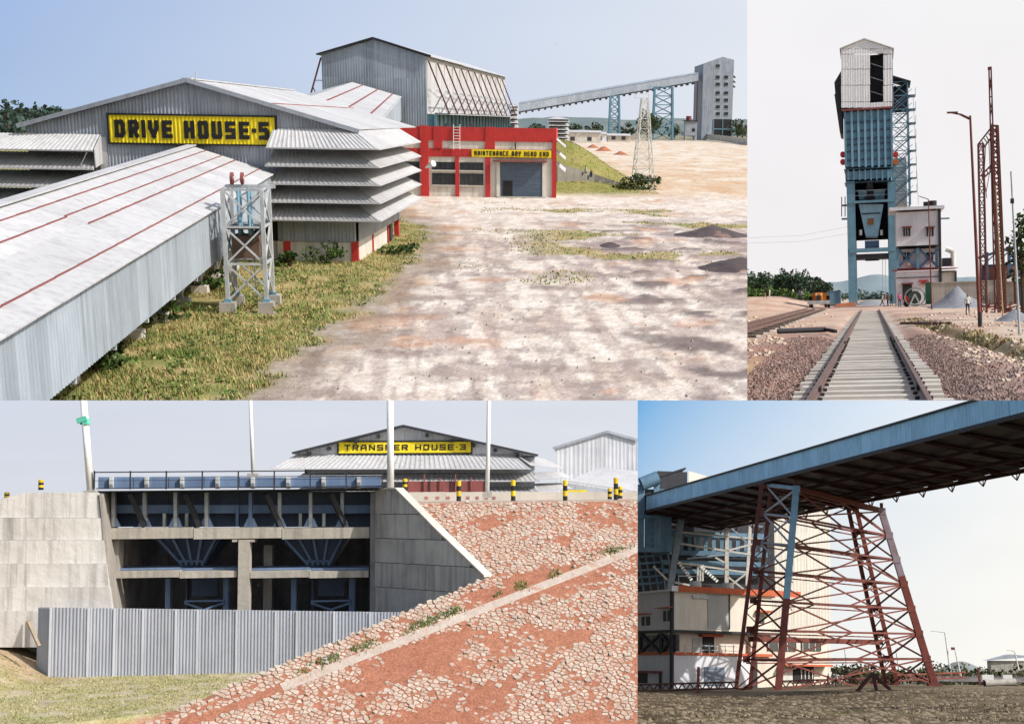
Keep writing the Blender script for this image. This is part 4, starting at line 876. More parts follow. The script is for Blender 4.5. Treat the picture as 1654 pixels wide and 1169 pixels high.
# -- control building
cb = Thing(K, 'control_building', 'white flat roofed three storey control building beside the loading tower', 'building', tuple(K.gr(1447.5, 491.5).xy) + (-.1,))
f2 = lambda u, v: cb.pl(u, v, 1, 0)
def cbx(u0, u1, v0, v1, y0, y1, name, mt, parent=None):
    a, b = f2(u0, v1), f2(u1, v0); return cb.part(name, G().box(a.x, b.x, y0, y1, a.z, b.z), mt, parent)
cbx(1448, 1519, 340, 398, 0, 8, 'upper_wall', wall_p); cbx(1436, 1525, 332, 341, -.7, 8.5, 'roof_slab', wall_p); cbx(1448, 1519, 397.5, 400.5, -.12, 8, 'floor_beam', dark)
cbx(1450, 1518, 400, 434, .8, 8, 'middle_wall', wall_p); cbx(1441, 1548, 432.5, 436, -.3, 8.4, 'red_ledge', red); cbx(1448, 1519, 436, 496, .1, 8, 'lower_wall', wall_p); cbx(1519.5, 1545, 436, 460, .6, 7, 'annex_wall', wall_w)
cbx(1516.5, 1519.5, 338, 458, -.2, .3, 'rainwater_pipe', dark); cbx(1448, 1519, 447, 448.5, -.02, .12, 'service_pipe', dark); cbx(1519, 1546, 438.5, 440, .4, .65, 'annex_beam', dark); cbx(1542.5, 1545.5, 438, 460, .3, .62, 'annex_post', dark)
for u in (1458, 1495.5):
    w_ = cbx(u, u + 12.5, 367.5, 382, -.06, .05, 'window', glass); cbx(u - 1.5, u + 14.5, 365.5, 368, -.7, .0, 'window_hood', redline, w_)
    for k in range(3): cbx(u + 4 * k, u + 4 * k + .8, 367.5, 382, -.12, -.04, 'mullion', steel, w_)
    w_ = cbx(u + 1, u + 12, 407, 420.5, .7, .85, 'window', glass); cbx(u + 6, u + 7, 407, 420.5, .62, .72, 'mullion', steel_w, w_)
for u0, u1 in ((1450, 1481), (1485, 1516)):
    for (a, b, c, d) in ((u0, 402, u1, 432), (u0, 432, u1, 402)): p, q = f2(a, b), f2(c, d); cb.part('brace', G().bar((p.x, .3, p.z), (q.x, .3, q.z), .28), blue_d if a == u0 and b == 402 else blue_d)
for u in (1482.5, 1513, 1450): cbx(u - 2, u + 2, 400.5, 434 if u != 1513 else 434, .15, .55, 'post', blue)
dr = cbx(1458, 1473, 459, 484, -.05, .12, 'door', glass); cbx(1456, 1475, 456.5, 459, -1., .1, 'door_hood', redline, dr); cbx(1460, 1471, 478, 491, -.1, -.04, 'door_panel', red, dr)
for u0, u1, v0 in ((1484, 1500, 452), (1488, 1498, 457)): cbx(u0, u1, v0, v0 + 2.6, -.5, .1, 'warning_board', red)
cbx(1466, 1471, 424, 429, .3, .8, 'air_conditioner', steel_w)
p = f2(1508, 326); cb.part('water_tank', G().cyl((p.x, 3, f2(1500, 332).z), (p.x, 3, p.z + .35), .55, n=14), black); p = f2(1499, 326); cb.part('water_tank', G().cyl((p.x, 3, f2(1500, 332).z), (p.x, 3, p.z + .2), .5, n=14), black)
cbx(1517, 1534, 351, 354, .4, 1., 'davit', blue); cbx(1523, 1536, 416, 430, 1, 3, 'rooftop_unit', dark); p = f2(1541, 430); cb.part('vent_pipe', G().cyl((p.x, 2, p.z), (p.x, 2, p.z + 2.), .35).cyl((p.x, 2, p.z + 2.), (p.x - .9, 2, p.z + 2.4), .35), steel_w)
one(K, 'boundary_wall', 'grey concrete wall behind the gravel pile', 'wall', G().box(0, 9.2, 0, .3, -.5, 2.45).box(-.05, 9.3, -.08, .38, 2.45, 2.6), conc, tuple(K.at(1505, 480, 150).xy) + (0,))
gravel = mat('grey_gravel', (.25, .26, .29), (.18, .185, .21), 3., .95, 0, 0, .6)
heap(K, tuple(K.gr(1548, 496, -.2)), 7.5, 8, 2.2, 'grey gravel pile against the concrete wall', gravel, 'gravel_pile', 3, 'pile'); heap(K, tuple(K.gr(1637, 520, -.25)), 3.2, 4, .75, 'small grey gravel pile at the right edge', gravel, 'gravel_pile', 4, 'pile'); heap(K, tuple(K.gr(1408, 493, -.3)), 8, 40, 1.3, 'grey ballast heap between the tower legs', gravel, 'gravel_pile', 6, 'pile')
# -- machine, tractor, bins
mx = Thing(K, 'concrete_mixer', 'green and grey concrete mixer with round drum guard', 'mixer', tuple(K.at(1486, 492, 156).xy) + (-.2,))
mx.part('drum', G().cyl((-.6, .5, 1.1), (-.6, 1.5, 1.3), .8, .55, 22), mat('grey_green_drum', (.13, .17, .15), None, 2., .6), smooth=False)
for k in range(14):
    a, b = k / 14 * 6.283, (k + 1) / 14 * 6.283; mx.part('drum_ring', G().bar((-.6 + 1.2 * math.cos(a), -.25, 1.15 + 1.1 * math.sin(a)), (-.6 + 1.2 * math.cos(b), -.25, 1.15 + 1.1 * math.sin(b)), .14), MATS['grey_green_drum'] if k in (0, 13) else mat('pale_green_grey', (.30, .36, .33), None, 2., .6))
mx.bars('frame', [((-1.3, -.3, 0), (-.6, -.3, 1.5)), ((.1, -.3, 0), (-.6, -.3, 1.5)), ((-1.9, 0, .2), (.8, 0, .2))], .16, steel_w); mx.part('engine_cover', G().box(.7, 1.6, 0, 1.2, .2, 2.9), mat('dark_green_paint', (.02, .12, .07), None, 2., .5)); mx.part('engine_cover', G().box(1.6, 2.4, .1, 1.1, .2, 1.6), MATS['dark_green_paint'])
for x in (-1.6, 1.9): mx.part('wheel', G().cyl((x, -.1, .35), (x, .15, .35), .38, n=14), black)
orange = mat('orange_machine_paint', (.62, .22, .02), (.5, .17, .02), 2., .45)
tk = Thing(K, 'tractor', 'orange tractor facing the camera with black cab frame', 'tractor', tuple(K.at(1323, 490.5, 172).xy) + (-.2,))
tk.part('bonnet', G().hexa([(-.5, -1.2, .8), (.5, -1.2, .8), (.5, .6, .8), (-.5, .6, .8), (-.42, -1.1, 2.0), (.42, -1.1, 2.0), (.5, .6, 2.15), (-.5, .6, 2.15)]), orange); tk.part('grille', G().box(-.3, .3, -1.24, -1.14, .95, 1.75), dark); tk.part('cab_body', G().box(-.95, .95, .6, 2.0, 1., 2.1), orange)
for x in (-.9, .9):
    for y in (.6, 2.0): tk.part('cab_post', G().bar((x, y, 2.1), (x * .9, y, 3.4), .1), black)
    w_ = tk.part('rear_wheel', G().cyl((x * 1.05, 1.5, .8), (x * 1.55, 1.5, .8), .85, n=20), black); tk.part('hub', G().cyl((x * 1.56, 1.5, .8), (x * 1.6, 1.5, .8), .4, n=12), orange, w_)
    w_ = tk.part('front_wheel', G().cyl((x * .85, -.9, .5), (x * 1.25, -.9, .5), .5, n=16), black); tk.part('hub', G().cyl((x * 1.26, -.9, .5), (x * 1.3, -.9, .5), .22, n=10), orange, w_)
    tk.part('headlight', G().cyl((x * .35, -1.26, 1.85), (x * .35, -1.16, 1.85), .11, n=10), whitep); tk.part('mudguard', G().box(min(x, x * 1.5), max(x, x * 1.5), .7, 2.3, 1.72, 1.8), orange)
tk.part('cab_roof', G().box(-1., 1., .4, 2.2, 3.4, 3.52), black); tk.part('loader_beam', G().box(-1.5, 1.5, -1.75, -1.5, .55, 1.05), steel); tk.part('seat', G().box(-.3, .3, 1.2, 1.6, 2.0, 2.6), black)
for k, (u, w, lab) in enumerate(((1345.5, 1.75, 'square blue steel bin beside the tractor'), (1355.5, .55, 'narrow blue tank right of the square bin'))):
    t = Thing(K, 'steel_bin', lab, 'bin', tuple(K.at(u, 492, 200).xy) + (-.15,)); t.part('body', G().box(-w / 2, w / 2, 0, 1.6, .1, 2.2), blue); t.part('lid', G().box(-w / 2 - .06, w / 2 + .06, -.06, 1.66, 2.2, 2.3), blue_d)
    for x in (-1, 1): t.part('rib', G().box(x * w * .3 - .04, x * w * .3 + .04, -.07, .0, .1, 2.2), blue_d)
    t.part('skid', G().box(-w / 2, w / 2, .1, 1.5, -.05, .1), dark)
bx = one(K, 'earth_spoil', 'low brown spoil at the left tower leg', 'heap', G().hexa([(-2, -1, -.2), (1.5, -1, -.2), (1.5, 1, -.2), (-2, 1, -.2), (-1.5, -.6, .35), (1.1, -.6, .5), (1.1, .6, .5), (-1.5, .6, .3)]), earth, tuple(K.at(1368, 493, 185).xy) + (-.1,))
# -- poles
def post(site, u0, v0, u1, v1, r0, r1, name, label, cat, mt, y=None, base=None):
    b = site.gr(u0, v0) if y is None else site.at(u0, v0, y); t = Thing(site, name, label, cat, tuple(b)); tp_ = t.loc(site.at(u1, v1, b.y)); t.part('pole', G().cyl((0, 0, -.3), tp_, r0, r1, 9), mt); return t, tp_
t, tp_ = post(K, 1583, 522, 1567, 187, .085, .05, 'street_lamp', 'tall rusty lamp post with single arm right of the track', 'lamp post', redrust)
a = t.loc(K.at(1566, 192, t.L.translation.y)); b = t.loc(K.at(1551, 185, t.L.translation.y)); c = t.loc(K.at(1534, 182, t.L.translation.y)); t.part('arm', G().cyl(a, b, .06, .05, 8).cyl(b, c, .04, .03, 8), redrust); t.part('lamp_head', G().bar(c - Vector((.12, 0, 0)), c + Vector((.35, 0, -.02)), .14, .07), redrust); t.part('base_sleeve', G().cyl((0, 0, -.1), (0, 0, .5), .1, .1, 9), dark)
t, q = post(K, 1505, 496, 1499.5, 322, .075, .05, 'thin_pole', 'thin red pole in front of the control building', 'pole', redrust); t.part('bracket', G().bar(q, q + Vector((-.9, 0, .35)), .07), redrust)
t, q = post(K, 1620, 506, 1608, 300, .055, .045, 'bamboo_pole', 'leaning yellowish pole before the lattice gantry', 'pole', mat('bamboo', (.42, .34, .2), None, 2., .7))
t, q = post(K, 1647, 533, 1633, 277, .05, .03, 'steel_pole', 'thin grey pole nearest the right edge', 'pole', steel); t.part('clamp', G().box(q.x - .03, q.x + .09, -.06, .06, q.z * .8, q.z * .83), dark)
gn = Thing(K, 'lattice_gantry', 'tall rust red lattice gantry with a thin mast on top', 'gantry', tuple(K.at(1600, 486, 98).xy) + (-.3,)); fz = lambda u, v: gn.pl(u, v, 1, 0)
def latcol(u0, u1, vt, ub0, ub1, vb, lv, w, nm):
    b0, b1, t0, t1 = fz(ub0, vb), fz(ub1, vb), fz(u0, vt), fz(u1, vt); dd = Vector((0, abs(t1.x - t0.x), 0)); b0.z = b1.z = 0
    lattice(gn, [b0, b1, b1 + dd, b0 + dd], [t0, t1, t1 + dd, t0 + dd], lv, w, w * .5, redrust, x=False, leg=nm + '_leg', brace=nm + '_brace', strut=nm + '_strut')
latcol(1580.5, 1588.5, 232, 1585, 1594, 490, 16, .13, 'column'); latcol(1602, 1611, 203, 1614, 1624, 490, 18, .2, 'column'); latcol(1597.5, 1601, 112, 1604, 1610, 203, 9, .09, 'mast')
for a, b, c, d in ((1581, 232, 1603, 204), (1588, 240, 1606, 216), (1585, 283, 1606, 262), (1586, 290, 1606, 272)): gn.part('truss_chord', G().bar(fz(a, b), fz(c, d), .12), redrust)
for i in range(6): gn.part('truss_lacing', G().bar(fz(1583 + 3.4 * i, 233 - 4.4 * i), fz(1588 + 3.2 * i, 240 - 4.6 * i + (3 if i % 2 else 0)), .07), redrust)
for i in range(5): gn.part('truss_lacing', G().bar(fz(1586 + 4 * i, 284 - 4.2 * i), fz(1588 + 4 * i, 290 - 4 * i), .07), redrust)
for p in ((1592, 236, 1590, 280), (1597, 225, 1599, 268), (1590, 290, 1594, 320), (1600, 270, 1593, 310)): gn.part('sag_rod', G().bar(fz(*p[:2]), fz(*p[2:]), .05), redrust)
gn.part('mast_head', G().box(fz(1596, 110).x, fz(1602, 110).x, 0, .4, fz(1598, 112).z, fz(1598, 108).z), redrust)
sd2 = Thing(K, 'open_shed', 'blue roofed open shed behind the gantry at the right edge', 'shed', tuple(K.at(1588, 486, 150).xy) + (-.3,)); fz2 = lambda u, v, c=0.: sd2.pl(u, v, 1, c)
a, b = fz2(1588, 416), fz2(1690, 385); sd2.part('roof', G().slab([(a.x, 0, a.z), (b.x, 0, b.z), (b.x, 9, b.z), (a.x, 9, a.z)], (0, 0, .3)), blue_d)
for u in (1592, 1610, 1628, 1646): p = fz2(u, 440); sd2.part('column', G().box(p.x, p.x + .35, .2, .5, 0, fz2(u, 410).z + .2), blue_d); sd2.part('truss', G().bar((p.x, .3, fz2(u, 425).z), (p.x + 1.3, .3, fz2(u, 408).z), .14), blue_d)
sd2.part('back_wall', G().box(a.x + .5, b.x, 8, 8.2, fz2(1600, 455).z, fz2(1600, 425).z), blue_d); sd2.part('brick_wall', G().box(a.x + .4, b.x, 2, 2.3, 0, fz2(1600, 430).z), mat('brick_red_wall', (.34, .15, .10), (.26, .12, .09), 1., .9)); sd2.part('canopy', G().box(fz2(1625, 452).x, b.x, -1, 2, fz2(1625, 455).z, fz2(1625, 449).z), whitep)
for k in range(5): 
    p = K.at(1596 + 11 * k, 492 + (k % 2) * 6, 120 - 8 * k); one(K, 'scrap_bars', 'pile of rusty scrap bars under the gantry, number %s from the left' % ['one', 'two', 'three', 'four', 'five'][k], 'scrap', G().bar((-.8, 0, .1), (.9, .3, .5), .12).bar((-.6, .2, .3), (.7, -.2, .1), .1).bar((0, 0, 0), (.2, .1, .8), .1), redrust, (p.x, p.y, -.2))
tree(K, tuple(K.at(1655, 500, 75).xy) + (-.2,), 6.2, 2.6, 'dark green tree cut by the right edge', seed=90, n=500, trunk=.3, size=.17)
rub = G(); rs = random.Random(17)
for i in range(1300):
    y = 24 * (120 / 24) ** rs.random(); x = rs.uniform(2.2, .17 * y) if rs.random() < .75 else rs.uniform(-.12 * y, -3)
    if fbm(x, y, .25, 52) < .5: continue
    s = rs.uniform(.03, .16) * (y / 50) ** .5; z = kz(x, y)
    rub.add([(x - s, y, z - .02), (x, y - s, z - .02), (x + s, y, z - .02), (x, y + s, z - .02), (x - s * .4, y - s * .2, z + s * .6), (x + s * .5, y, z + s * .4)], [(0, 1, 4), (1, 5, 4), (1, 2, 5), (2, 3, 5), (3, 4, 5), (3, 0, 4)])
sheet(K, 'rubble', rub, mat('pale_rubble', (.55, .46, .36), (.36, .27, .22), .35, .95, vary=0), 'stuff', 'pale stones and rubble scattered beside the track', 'rubble')
pts = []
while len(pts) < 3500:
    y = 20 * (85 / 20) ** rs.random(); x = 2.9 + .035 * (70 - y) + rs.gauss(0, .35)
    if fbm(x, y, .4, 57) > .42: pts.append((x, y, kz(x, y)))
blades(K, pts, 'ditch_weeds', 'dull green weeds along the ditch right of the track', 'grass', .03, .15, [(.20, .19, .08), (.30, .25, .12), (.38, .28, .16)], 14, .035, 1.2)
# -- people
wht, pnk, bl_, dkc, kh, grn = cloth('white', (.62, .62, .58)), cloth('pink', (.62, .12, .28)), cloth('blue', (.12, .2, .4)), cloth('dark', (.03, .03, .04)), cloth('khaki', (.3, .22, .13)), cloth('green', (.12, .2, .08))
for (u, v, y, rz, lab, s, tr_, po, hh_) in ((1453, 493, 158, 20, 'person in pink shirt and dark trousers by the right tower leg', pnk, dkc, 'stand', 1.75), (1425, 492, 170, 90, 'person in dark trousers standing between the tower legs', wht, dkc, 'walk', 1.7), (1434, 492, 172, -60, 'person in orange vest bending between the tower legs', cloth('orange', (.55, .16, .05)), dkc, 'work', 1.65), (1440, 492, 176, 160, 'person in pale shirt close to the right tower leg', kh, dkc, 'stand', 1.65),
    (1563, 502, 88, 10, 'person in white shirt and black trousers before the gravel pile', wht, dkc, 'stand', 1.45), (1295, 491, 205, 10, 'person in grey shirt standing left of the tractor, right one of a pair', cloth('grey', (.2, .22, .25)), dkc, 'stand', 1.8), (1291.5, 491, 206, -20, 'person in blue shirt standing left of the tractor, left one of a pair', bl_, dkc, 'stand', 1.7),
    (1281, 483, 235, 40, 'person in white shirt alone on the bank', wht, dkc, 'stand', 1.6), (1236, 490, 190, -70, 'person in dark shirt at the far left near the bank', dkc, kh, 'walk', 1.65), (1243, 488, 196, 80, 'person in white shirt bending at the far left', wht, wht, 'work', 1.5)):
    p = K.at(u, v, y); person(K, (p.x, p.y, kz(p.x, p.y) + .02), R(rz), lab, s, tr_, po, hh_)
# -- woods on the left, far hill
PINE = [(.05, .095, .055), (.065, .115, .06), (.04, .08, .05)]; BRIGHT_GREEN = [(.11, .19, .05), (.14, .22, .06), (.09, .16, .05)]  # leaf colours of their own: dark conifers, brighter green shrubs
rs = random.Random(21)
for k in range(30):
    u = 1207 + 4.4 * k + rs.uniform(-2, 2); hh_ = rs.uniform(3.4, 5.6) * (1.25 if k in (16, 18) else 1); p = K.at(u, 470, 255 + rs.uniform(-10, 25))
    tree(K, (p.x, p.y, kz(p.x, p.y) - .2), hh_ * 1.0, rs.uniform(2.6, 4.4), 'slender dark conifer in the row above the left bank', 'conifers above the left bank', n=420, cols=PINE, seed=300 + k, trunk=.05, size=.26, lumps=9, name='conifer')
for k in range(22):
    u = 1206 + 6.2 * k + rs.uniform(-3, 3); p = K.at(u, 468, 232 + rs.uniform(-6, 6)); bush(K, (p.x, p.y, kz(p.x, p.y) - .1), rs.uniform(1., 2.0) * (1.25 - k * .03), 3.4, 'bright green shrub in the belt below the conifers', 'shrubs below the conifers', n=220, cols=BRIGHT_GREEN, seed=340 + k, size=.24)
for k, u in enumerate((1345, 1352, 1362)):
    p = K.at(u, 474, 290); tree(K, (p.x, p.y, kz(p.x, p.y) - .3), 2.6, 2.8, ['small dark tree just left of the tower leg', 'small round tree at the end of the bank', 'thin tree touching the left tower leg'][k], n=150, cols=PINE, seed=370 + k, trunk=.2, size=.2)
def hillc2(u, f): return mixc((.20, .27, .31), (.27, .33, .36), fbm(u * .05, f * 5, 1.2, 36))  # blue grey stands in for haze over the far hill
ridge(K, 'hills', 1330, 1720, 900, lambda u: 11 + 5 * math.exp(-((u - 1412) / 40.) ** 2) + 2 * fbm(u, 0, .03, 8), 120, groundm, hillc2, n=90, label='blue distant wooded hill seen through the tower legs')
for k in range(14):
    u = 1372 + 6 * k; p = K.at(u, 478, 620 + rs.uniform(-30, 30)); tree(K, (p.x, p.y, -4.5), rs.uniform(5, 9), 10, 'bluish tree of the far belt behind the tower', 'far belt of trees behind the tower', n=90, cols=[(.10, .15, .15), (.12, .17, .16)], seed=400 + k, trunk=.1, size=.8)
for k, (v0, v1) in enumerate(((393, 383), (385, 372))):
    a, b = K.at(1195, v0, 150), K.at(1371, v1 - 6, 185); m_ = a.lerp(b, .5) + Vector((0, 0, -.5)); one(K, 'overhead_wire', 'thin wire running from the left edge to the tower, %s one' % ['lower', 'upper'][k], 'wire', G().bar(a, m_, .02).bar(m_, b, .02), wire_m)

# ================================================================ SITE 3: track hopper pit
H = pit
sky(H, 215, -500, 1040, 640, 900, (208, 216, 231), (221, 225, 234), (216, 220, 230), (224, 226, 232), 'pale lavender sky over the track hopper')
FZ = -7.85
# bank plane: road edge at the top, falling towards the camera
e0, e1_ = H.at(780, 935, 58.5), None
def bankp(x, y): return -(BY - y) * BK
BY = H.gr(800, 809, 0).y; BY = min(max(BY, 62), 72)
q = H.gr(270, 1150, FZ); BK = -FZ / (BY - q.y)
def onbank(u, v):
    d_ = H.d(u, v); t_ = (-BY * BK - H.h) / (d_.z - BK); return d_ * t_ + H.eye
W1 = onbank(780, 935); T2 = onbank(270, 1150); ED = (W1 - T2).xy.normalized(); EN = Vector((-ED.y, ED.x))
def sidep(x, y): return (Vector((x, y)) - T2.xy).dot(EN)          # > 0 beyond the bank edge, in the pit
HYF = 64.0                                                       # front plane of the hopper structure
gx = lambda u, v, y=HYF: H.at(u, v, y)
WX0, WY0 = gx(604, 800).x, HYF
def wing_x(y): return WX0 + (W1.x - WX0) * (WY0 - y) / (WY0 - W1.y)
def hz(x, y):
    b = min(bankp(x, y), 0.); s = sidep(x, y)
    if x > wing_x(y) + .75 and y > W1.y - .2: s = -1
    z = b if s <= 0 else max(FZ, b - 1.3 * s)
    if x < gx(60, 900, 60).x + 1: z = max(z, FZ + 1.2 * ss(gx(95, 900, 60).x, gx(-40, 900, 60).x, x) * ss(50, 60, y))
    return z + .05 * (fbm(x, y, .8, 3) - .5)
def hc(x, y):
    n1, n2, n3 = fbm(x, y, .35, 61), fbm(x, y, .12, 63), fbm(x, y, 2.5, 65, 3)
    if sidep(x, y) > 0 and not (x > wing_x(y) + .3 and y > W1.y - .3):
        c = mixc((.42, .39, .20), (.52, .46, .28), ss(.35, .6, n1)); c = mixc(c, (.55, .48, .36), ss(.55, .68, fbm(x, y, .9, 68)) * .7)
        if x < gx(120, 1000, 60).x: c = mixc(c, (.48, .34, .23), ss(56, 61, y) * .7)
        return c
    c = mixc((.46, .20, .125), (.38, .15, .10), n1); return mixc(c, (.46, .23, .15), n3 * .5)
g = G(); col = []; NX, NY = 150, 110
for j in range(NY + 1):
    y = 36 + (BY - 36) * j / NY
    for i in range(NX + 1):
        x = (-.66 + .86 * i / NX) * y; g.v.append((x, y, hz(x, y))); col.append(hc(x, y))
k_ = G()
for j in range(NY):
    for i in range(NX):
        k = j * (NX + 1) + i; ym = g.v[k][1]; xm = g.v[k][0]
        if ym > 62.4 and gx(150, 900).x < xm < wing_x(ym) + .3: continue
        k_.f.append((k, k + 1, k + NX + 2, k + NX + 1))
k_.v = g.v; sheet(H, 'ground', k_, groundm, col=col, smooth=True)['label'] = 'grassy pit floor and red earth bank'
rd = G().box(-60, gx(165, 800).x, BY - .15, 77.9, -.25, -.02).box(wing_x(BY) + 1.2, 60, BY - .15, 77.9, -.25, -.02).box(-60, 60, 78, 200, -.25, -.02); sheet(H, 'road', rd, mat('sandy_road', (.52, .47, .41), (.44, .39, .33), .4, .95))['label'] = 'sandy road along the top of the bank'
pf = G().box(gx(150, 900).x, gx(612, 900).x, 60.5, 78, FZ - .3, FZ - .02); sheet(H, 'pit_floor', pf, conc_d)
# -- stone pitching, cell by cell
def pitching():
    U = Vector((1, 0, 0)); S = Vector((0, 1, BK)).normalized(); N_ = U.cross(S).normalized(); O = Vector((0, BY, 0))
    rs = random.Random(13); cw_, ch_ = .31, .15; al = .30; ca, sa = math.cos(al), math.sin(al)
    cells = {}
    for j in range(-190, 80):
        for i in range(-95, 122):
            a, b = (i + (j % 2) * .5 + rs.uniform(-.38, .38)) * cw_, (j + rs.uniform(-.36, .36)) * ch_
            cells[i, j] = (a * ca - b * sa, a * sa + b * ca)
    out = []
    for (i, j), (px_, py_) in cells.items():
        if py_ > -.15: continue
        P = O + U * px_ + S * py_
        if P.y < 36 or P.y < 40 or (sidep(P.x, P.y) > .05 and not (P.y > W1.y - .25 and P.x > wing_x(P.y) + .6)) or not H.inside(P, .02) or H.d(1654, 1169).x * 0 + P.x / P.y > .2: continue
        if P.y > W1.y and P.x < wing_x(P.y) + .3: continue
        cvr = fbm(P.x * .8 + P.y * .35, P.y * 2.1 - P.x * .95, .20, 77) + .55 * (fbm(P.x, P.y, .8, 78) - .5) + .02 - .09 * ss(2, 13, P.x - .3 * (P.y - 50)) + .14 * ss(2.6, .2, -sidep(P.x, P.y)) - .12 * ss(-1.6, -.3, py_)
        thr = .415 + rs.uniform(-.12, .12)
        if cvr < thr or rs.random() < .06: continue
        if abs(chute(P.x, P.y)) < .22: continue
        gp = rs.uniform(.004, .03); poly = [(px_ + c * 2, py_ + s * 2) for c, s in ((-1, -1), (1, -1), (1, 1), (-1, 1))]
        for di in (-2, -1, 0, 1, 2):
            for dj in (-2, -1, 0, 1, 2):
                if (di, dj) == (0, 0) or (i + di, j + dj) not in cells: continue
                qx, qy = cells[i + di, j + dj]; nx_, ny_ = qx - px_, qy - py_; L_ = math.hypot(nx_, ny_); nx_, ny_ = nx_ / L_, ny_ / L_; lim = L_ / 2 - gp
                new = []
                for a, b in zip(poly, poly[1:] + poly[:1]):
                    da, db = (a[0] - px_) * nx_ + (a[1] - py_) * ny_ - lim, (b[0] - px_) * nx_ + (b[1] - py_) * ny_ - lim
                    if da <= 0: new.append(a)
                    if da * db < 0: f_ = da / (da - db); new.append((a[0] + (b[0] - a[0]) * f_, a[1] + (b[1] - a[1]) * f_))
                poly = new
                if len(poly) < 3: break
            if len(poly) < 3: break
        if len(poly) < 3: continue
        hgt = rs.uniform(.004, .035) + (.05 if rs.random() < .05 else 0); tl = (rs.uniform(-.07, .07), rs.uniform(-.07, .07)); c0 = O + U * px_ + S * py_
        bot = [(O + U * a + S * b - N_ * .04) for a, b in poly]; top = [(c0 + (U * (a - px_) + S * (b - py_)) * .86 + N_ * (hgt + tl[0] * (a - px_) + tl[1] * (b - py_))) for a, b in poly]
        out.append((P, bot, top, min(1, max(0, (cvr - thr) / .12))))
    return out
c0, c1 = onbank(1030, 886), onbank(455, 1110); cdir = (c1 - c0).xy.normalized(); cn = Vector((-cdir.y, cdir.x))
def chute(x, y): return (Vector((x, y)) - c0.xy).dot(cn)
stuff_m = mat('pitching_stone_mass', (1, 1, 1), (.8, .75, .7), 3., .9, 0, 0, .4, vary=0, attr=True)
st = pitching(); st.sort(key=lambda s: s[0].y)
pz = Thing(H, 'stone_pitching', 'irregular cream stones set into the red earth of the bank', 'stone paving', (0, 0, 0)); rest = G(); rcol = []; rs2 = random.Random(4)
for n_, (P, bot, top, cv_) in enumerate(st):
    n = len(bot); F_ = [tuple(range(n, 2 * n))] + [(i, (i + 1) % n, n + (i + 1) % n, n + i) for i in range(n)]
    cs_ = mixc(mixc((.64, .57, .49), (.50, .42, .35), rs2.random()), (.44, .24, .17), .75 * (1 - cv_) * rs2.random() + .5 * rs2.random() ** 3)
    if n_ < 300: pz.part('stone', G().add(bot + top, F_), stuff_m, col=[cs_] * (2 * n))
    else: rest.add(bot + top, F_); rcol += [cs_] * (2 * n)
pz.part('stone_mass', rest, stuff_m, kind='stuff', col=rcol)
ch = G(); a, b = c0 - (c1 - c0) * .1, c1
for i in range(14):
    p, q = a.lerp(b, i / 14), a.lerp(b, (i + .996) / 14); w_ = Vector((cn.x, cn.y, 0)) * .24; w_.z = BK * w_.y; up_ = Vector((0, -.006, .014))
    if i == 0: dc = Thing(H, 'drain_chute', 'pale concrete drain strip running diagonally down the stone bank', 'drain', (0, 0, 0))
    dc.part('strip_slab', G().slab([p - w_, q - w_, q + w_, p + w_], up_), mat('pale_drain_concrete', (.52, .45, .39), (.45, .35, .29), 1.2, .9, 0, 0, .4, vary=.02, c3=(.42, .24, .17), t3=.57, sc3=1.1))
# -- abutments
def pxbox(t, u0, u1, v0, v1, y0, y1, name, mt, parent=None, lbl=None):
    a, b = t.loc(H.at(u0, v1, y0)), t.loc(H.at(u1, v0, y0)); return t.part(name, G().box(a.x, b.x, y0, y1, a.z, b.z), mt, parent, lbl)
la = Thing(H, 'left_abutment', 'large pale board marked concrete abutment left of the hopper', 'abutment', (0, 0, 0))
vs_ = [795, 836, 872, 910, 948, 986, 1045]; us_ = [-330, -240, -120, 42, 160]
for j in range(6):
    for i in range(4):
        v0, v1 = vs_[j], vs_[j + 1]; yy = 62.6 - .25 * j * .4
        er = lambda v: 158 + (v - 795) * .125
        u0, u1 = us_[i], us_[i + 1] if i < 3 else None
        tp = lambda u, v: (min(max(v, 795 + max(0, 42 - u) * .45), 1060) if j == 0 else v)
        A = [H.at(u0, v1, yy), H.at(u1 or er(v1), v1, yy), H.at(u1 or er(v0), tp(u1 or 200, v0), yy), H.at(u0, tp(u0, v0) if j == 0 else v0, yy)]
        if j == 0 and A[3].z <= A[0].z: A[3].z = A[0].z + .01
        if j == 0 and A[2].z <= A[1].z: A[2].z = A[1].z + .01
        sh_ = .007; A = [A[0] + Vector((sh_, 0, sh_)), A[1] + Vector((-sh_, 0, sh_)), A[2] + Vector((-sh_, 0, -sh_)), A[3] + Vector((sh_, 0, -sh_))]
        la.part('cast_panel', G().slab([p + Vector((0, -random.Random(i * 9 + j).uniform(0, .012), 0)) for p in A], (0, .25, 0)), abut)
la.part('core', G().slab([H.at(-330, 1045, 62.72), H.at(180, 1045, 62.72), H.at(158, 796, 62.72), H.at(40, 797, 62.72), H.at(-120, 860, 62.72), H.at(-330, 930, 62.72)], (0, 3, 0)), conc)
la.part('return_wall', G().slab([H.at(160, 797, 62.5), H.at(184, 1050, 62.3), H.at(205, 1050, 66.0), H.at(178, 797, 66.)], (.12, 0, 0)), conc)
ra = Thing(H, 'wing_wall', 'dark stained concrete wing wall sloping down to the stone bank', 'retaining wall', (0, 0, 0))
def wv(f_, z): return Vector((WX0 + (W1.x - WX0) * f_, WY0 + (W1.y - WY0) * f_, z))
ztop = H.at(604, 791, HYF).z; zs = lambda f_: ztop if f_ < .22 else ztop + (W1.z + .1 - ztop) * (f_ - .22) / .78
NB = 7
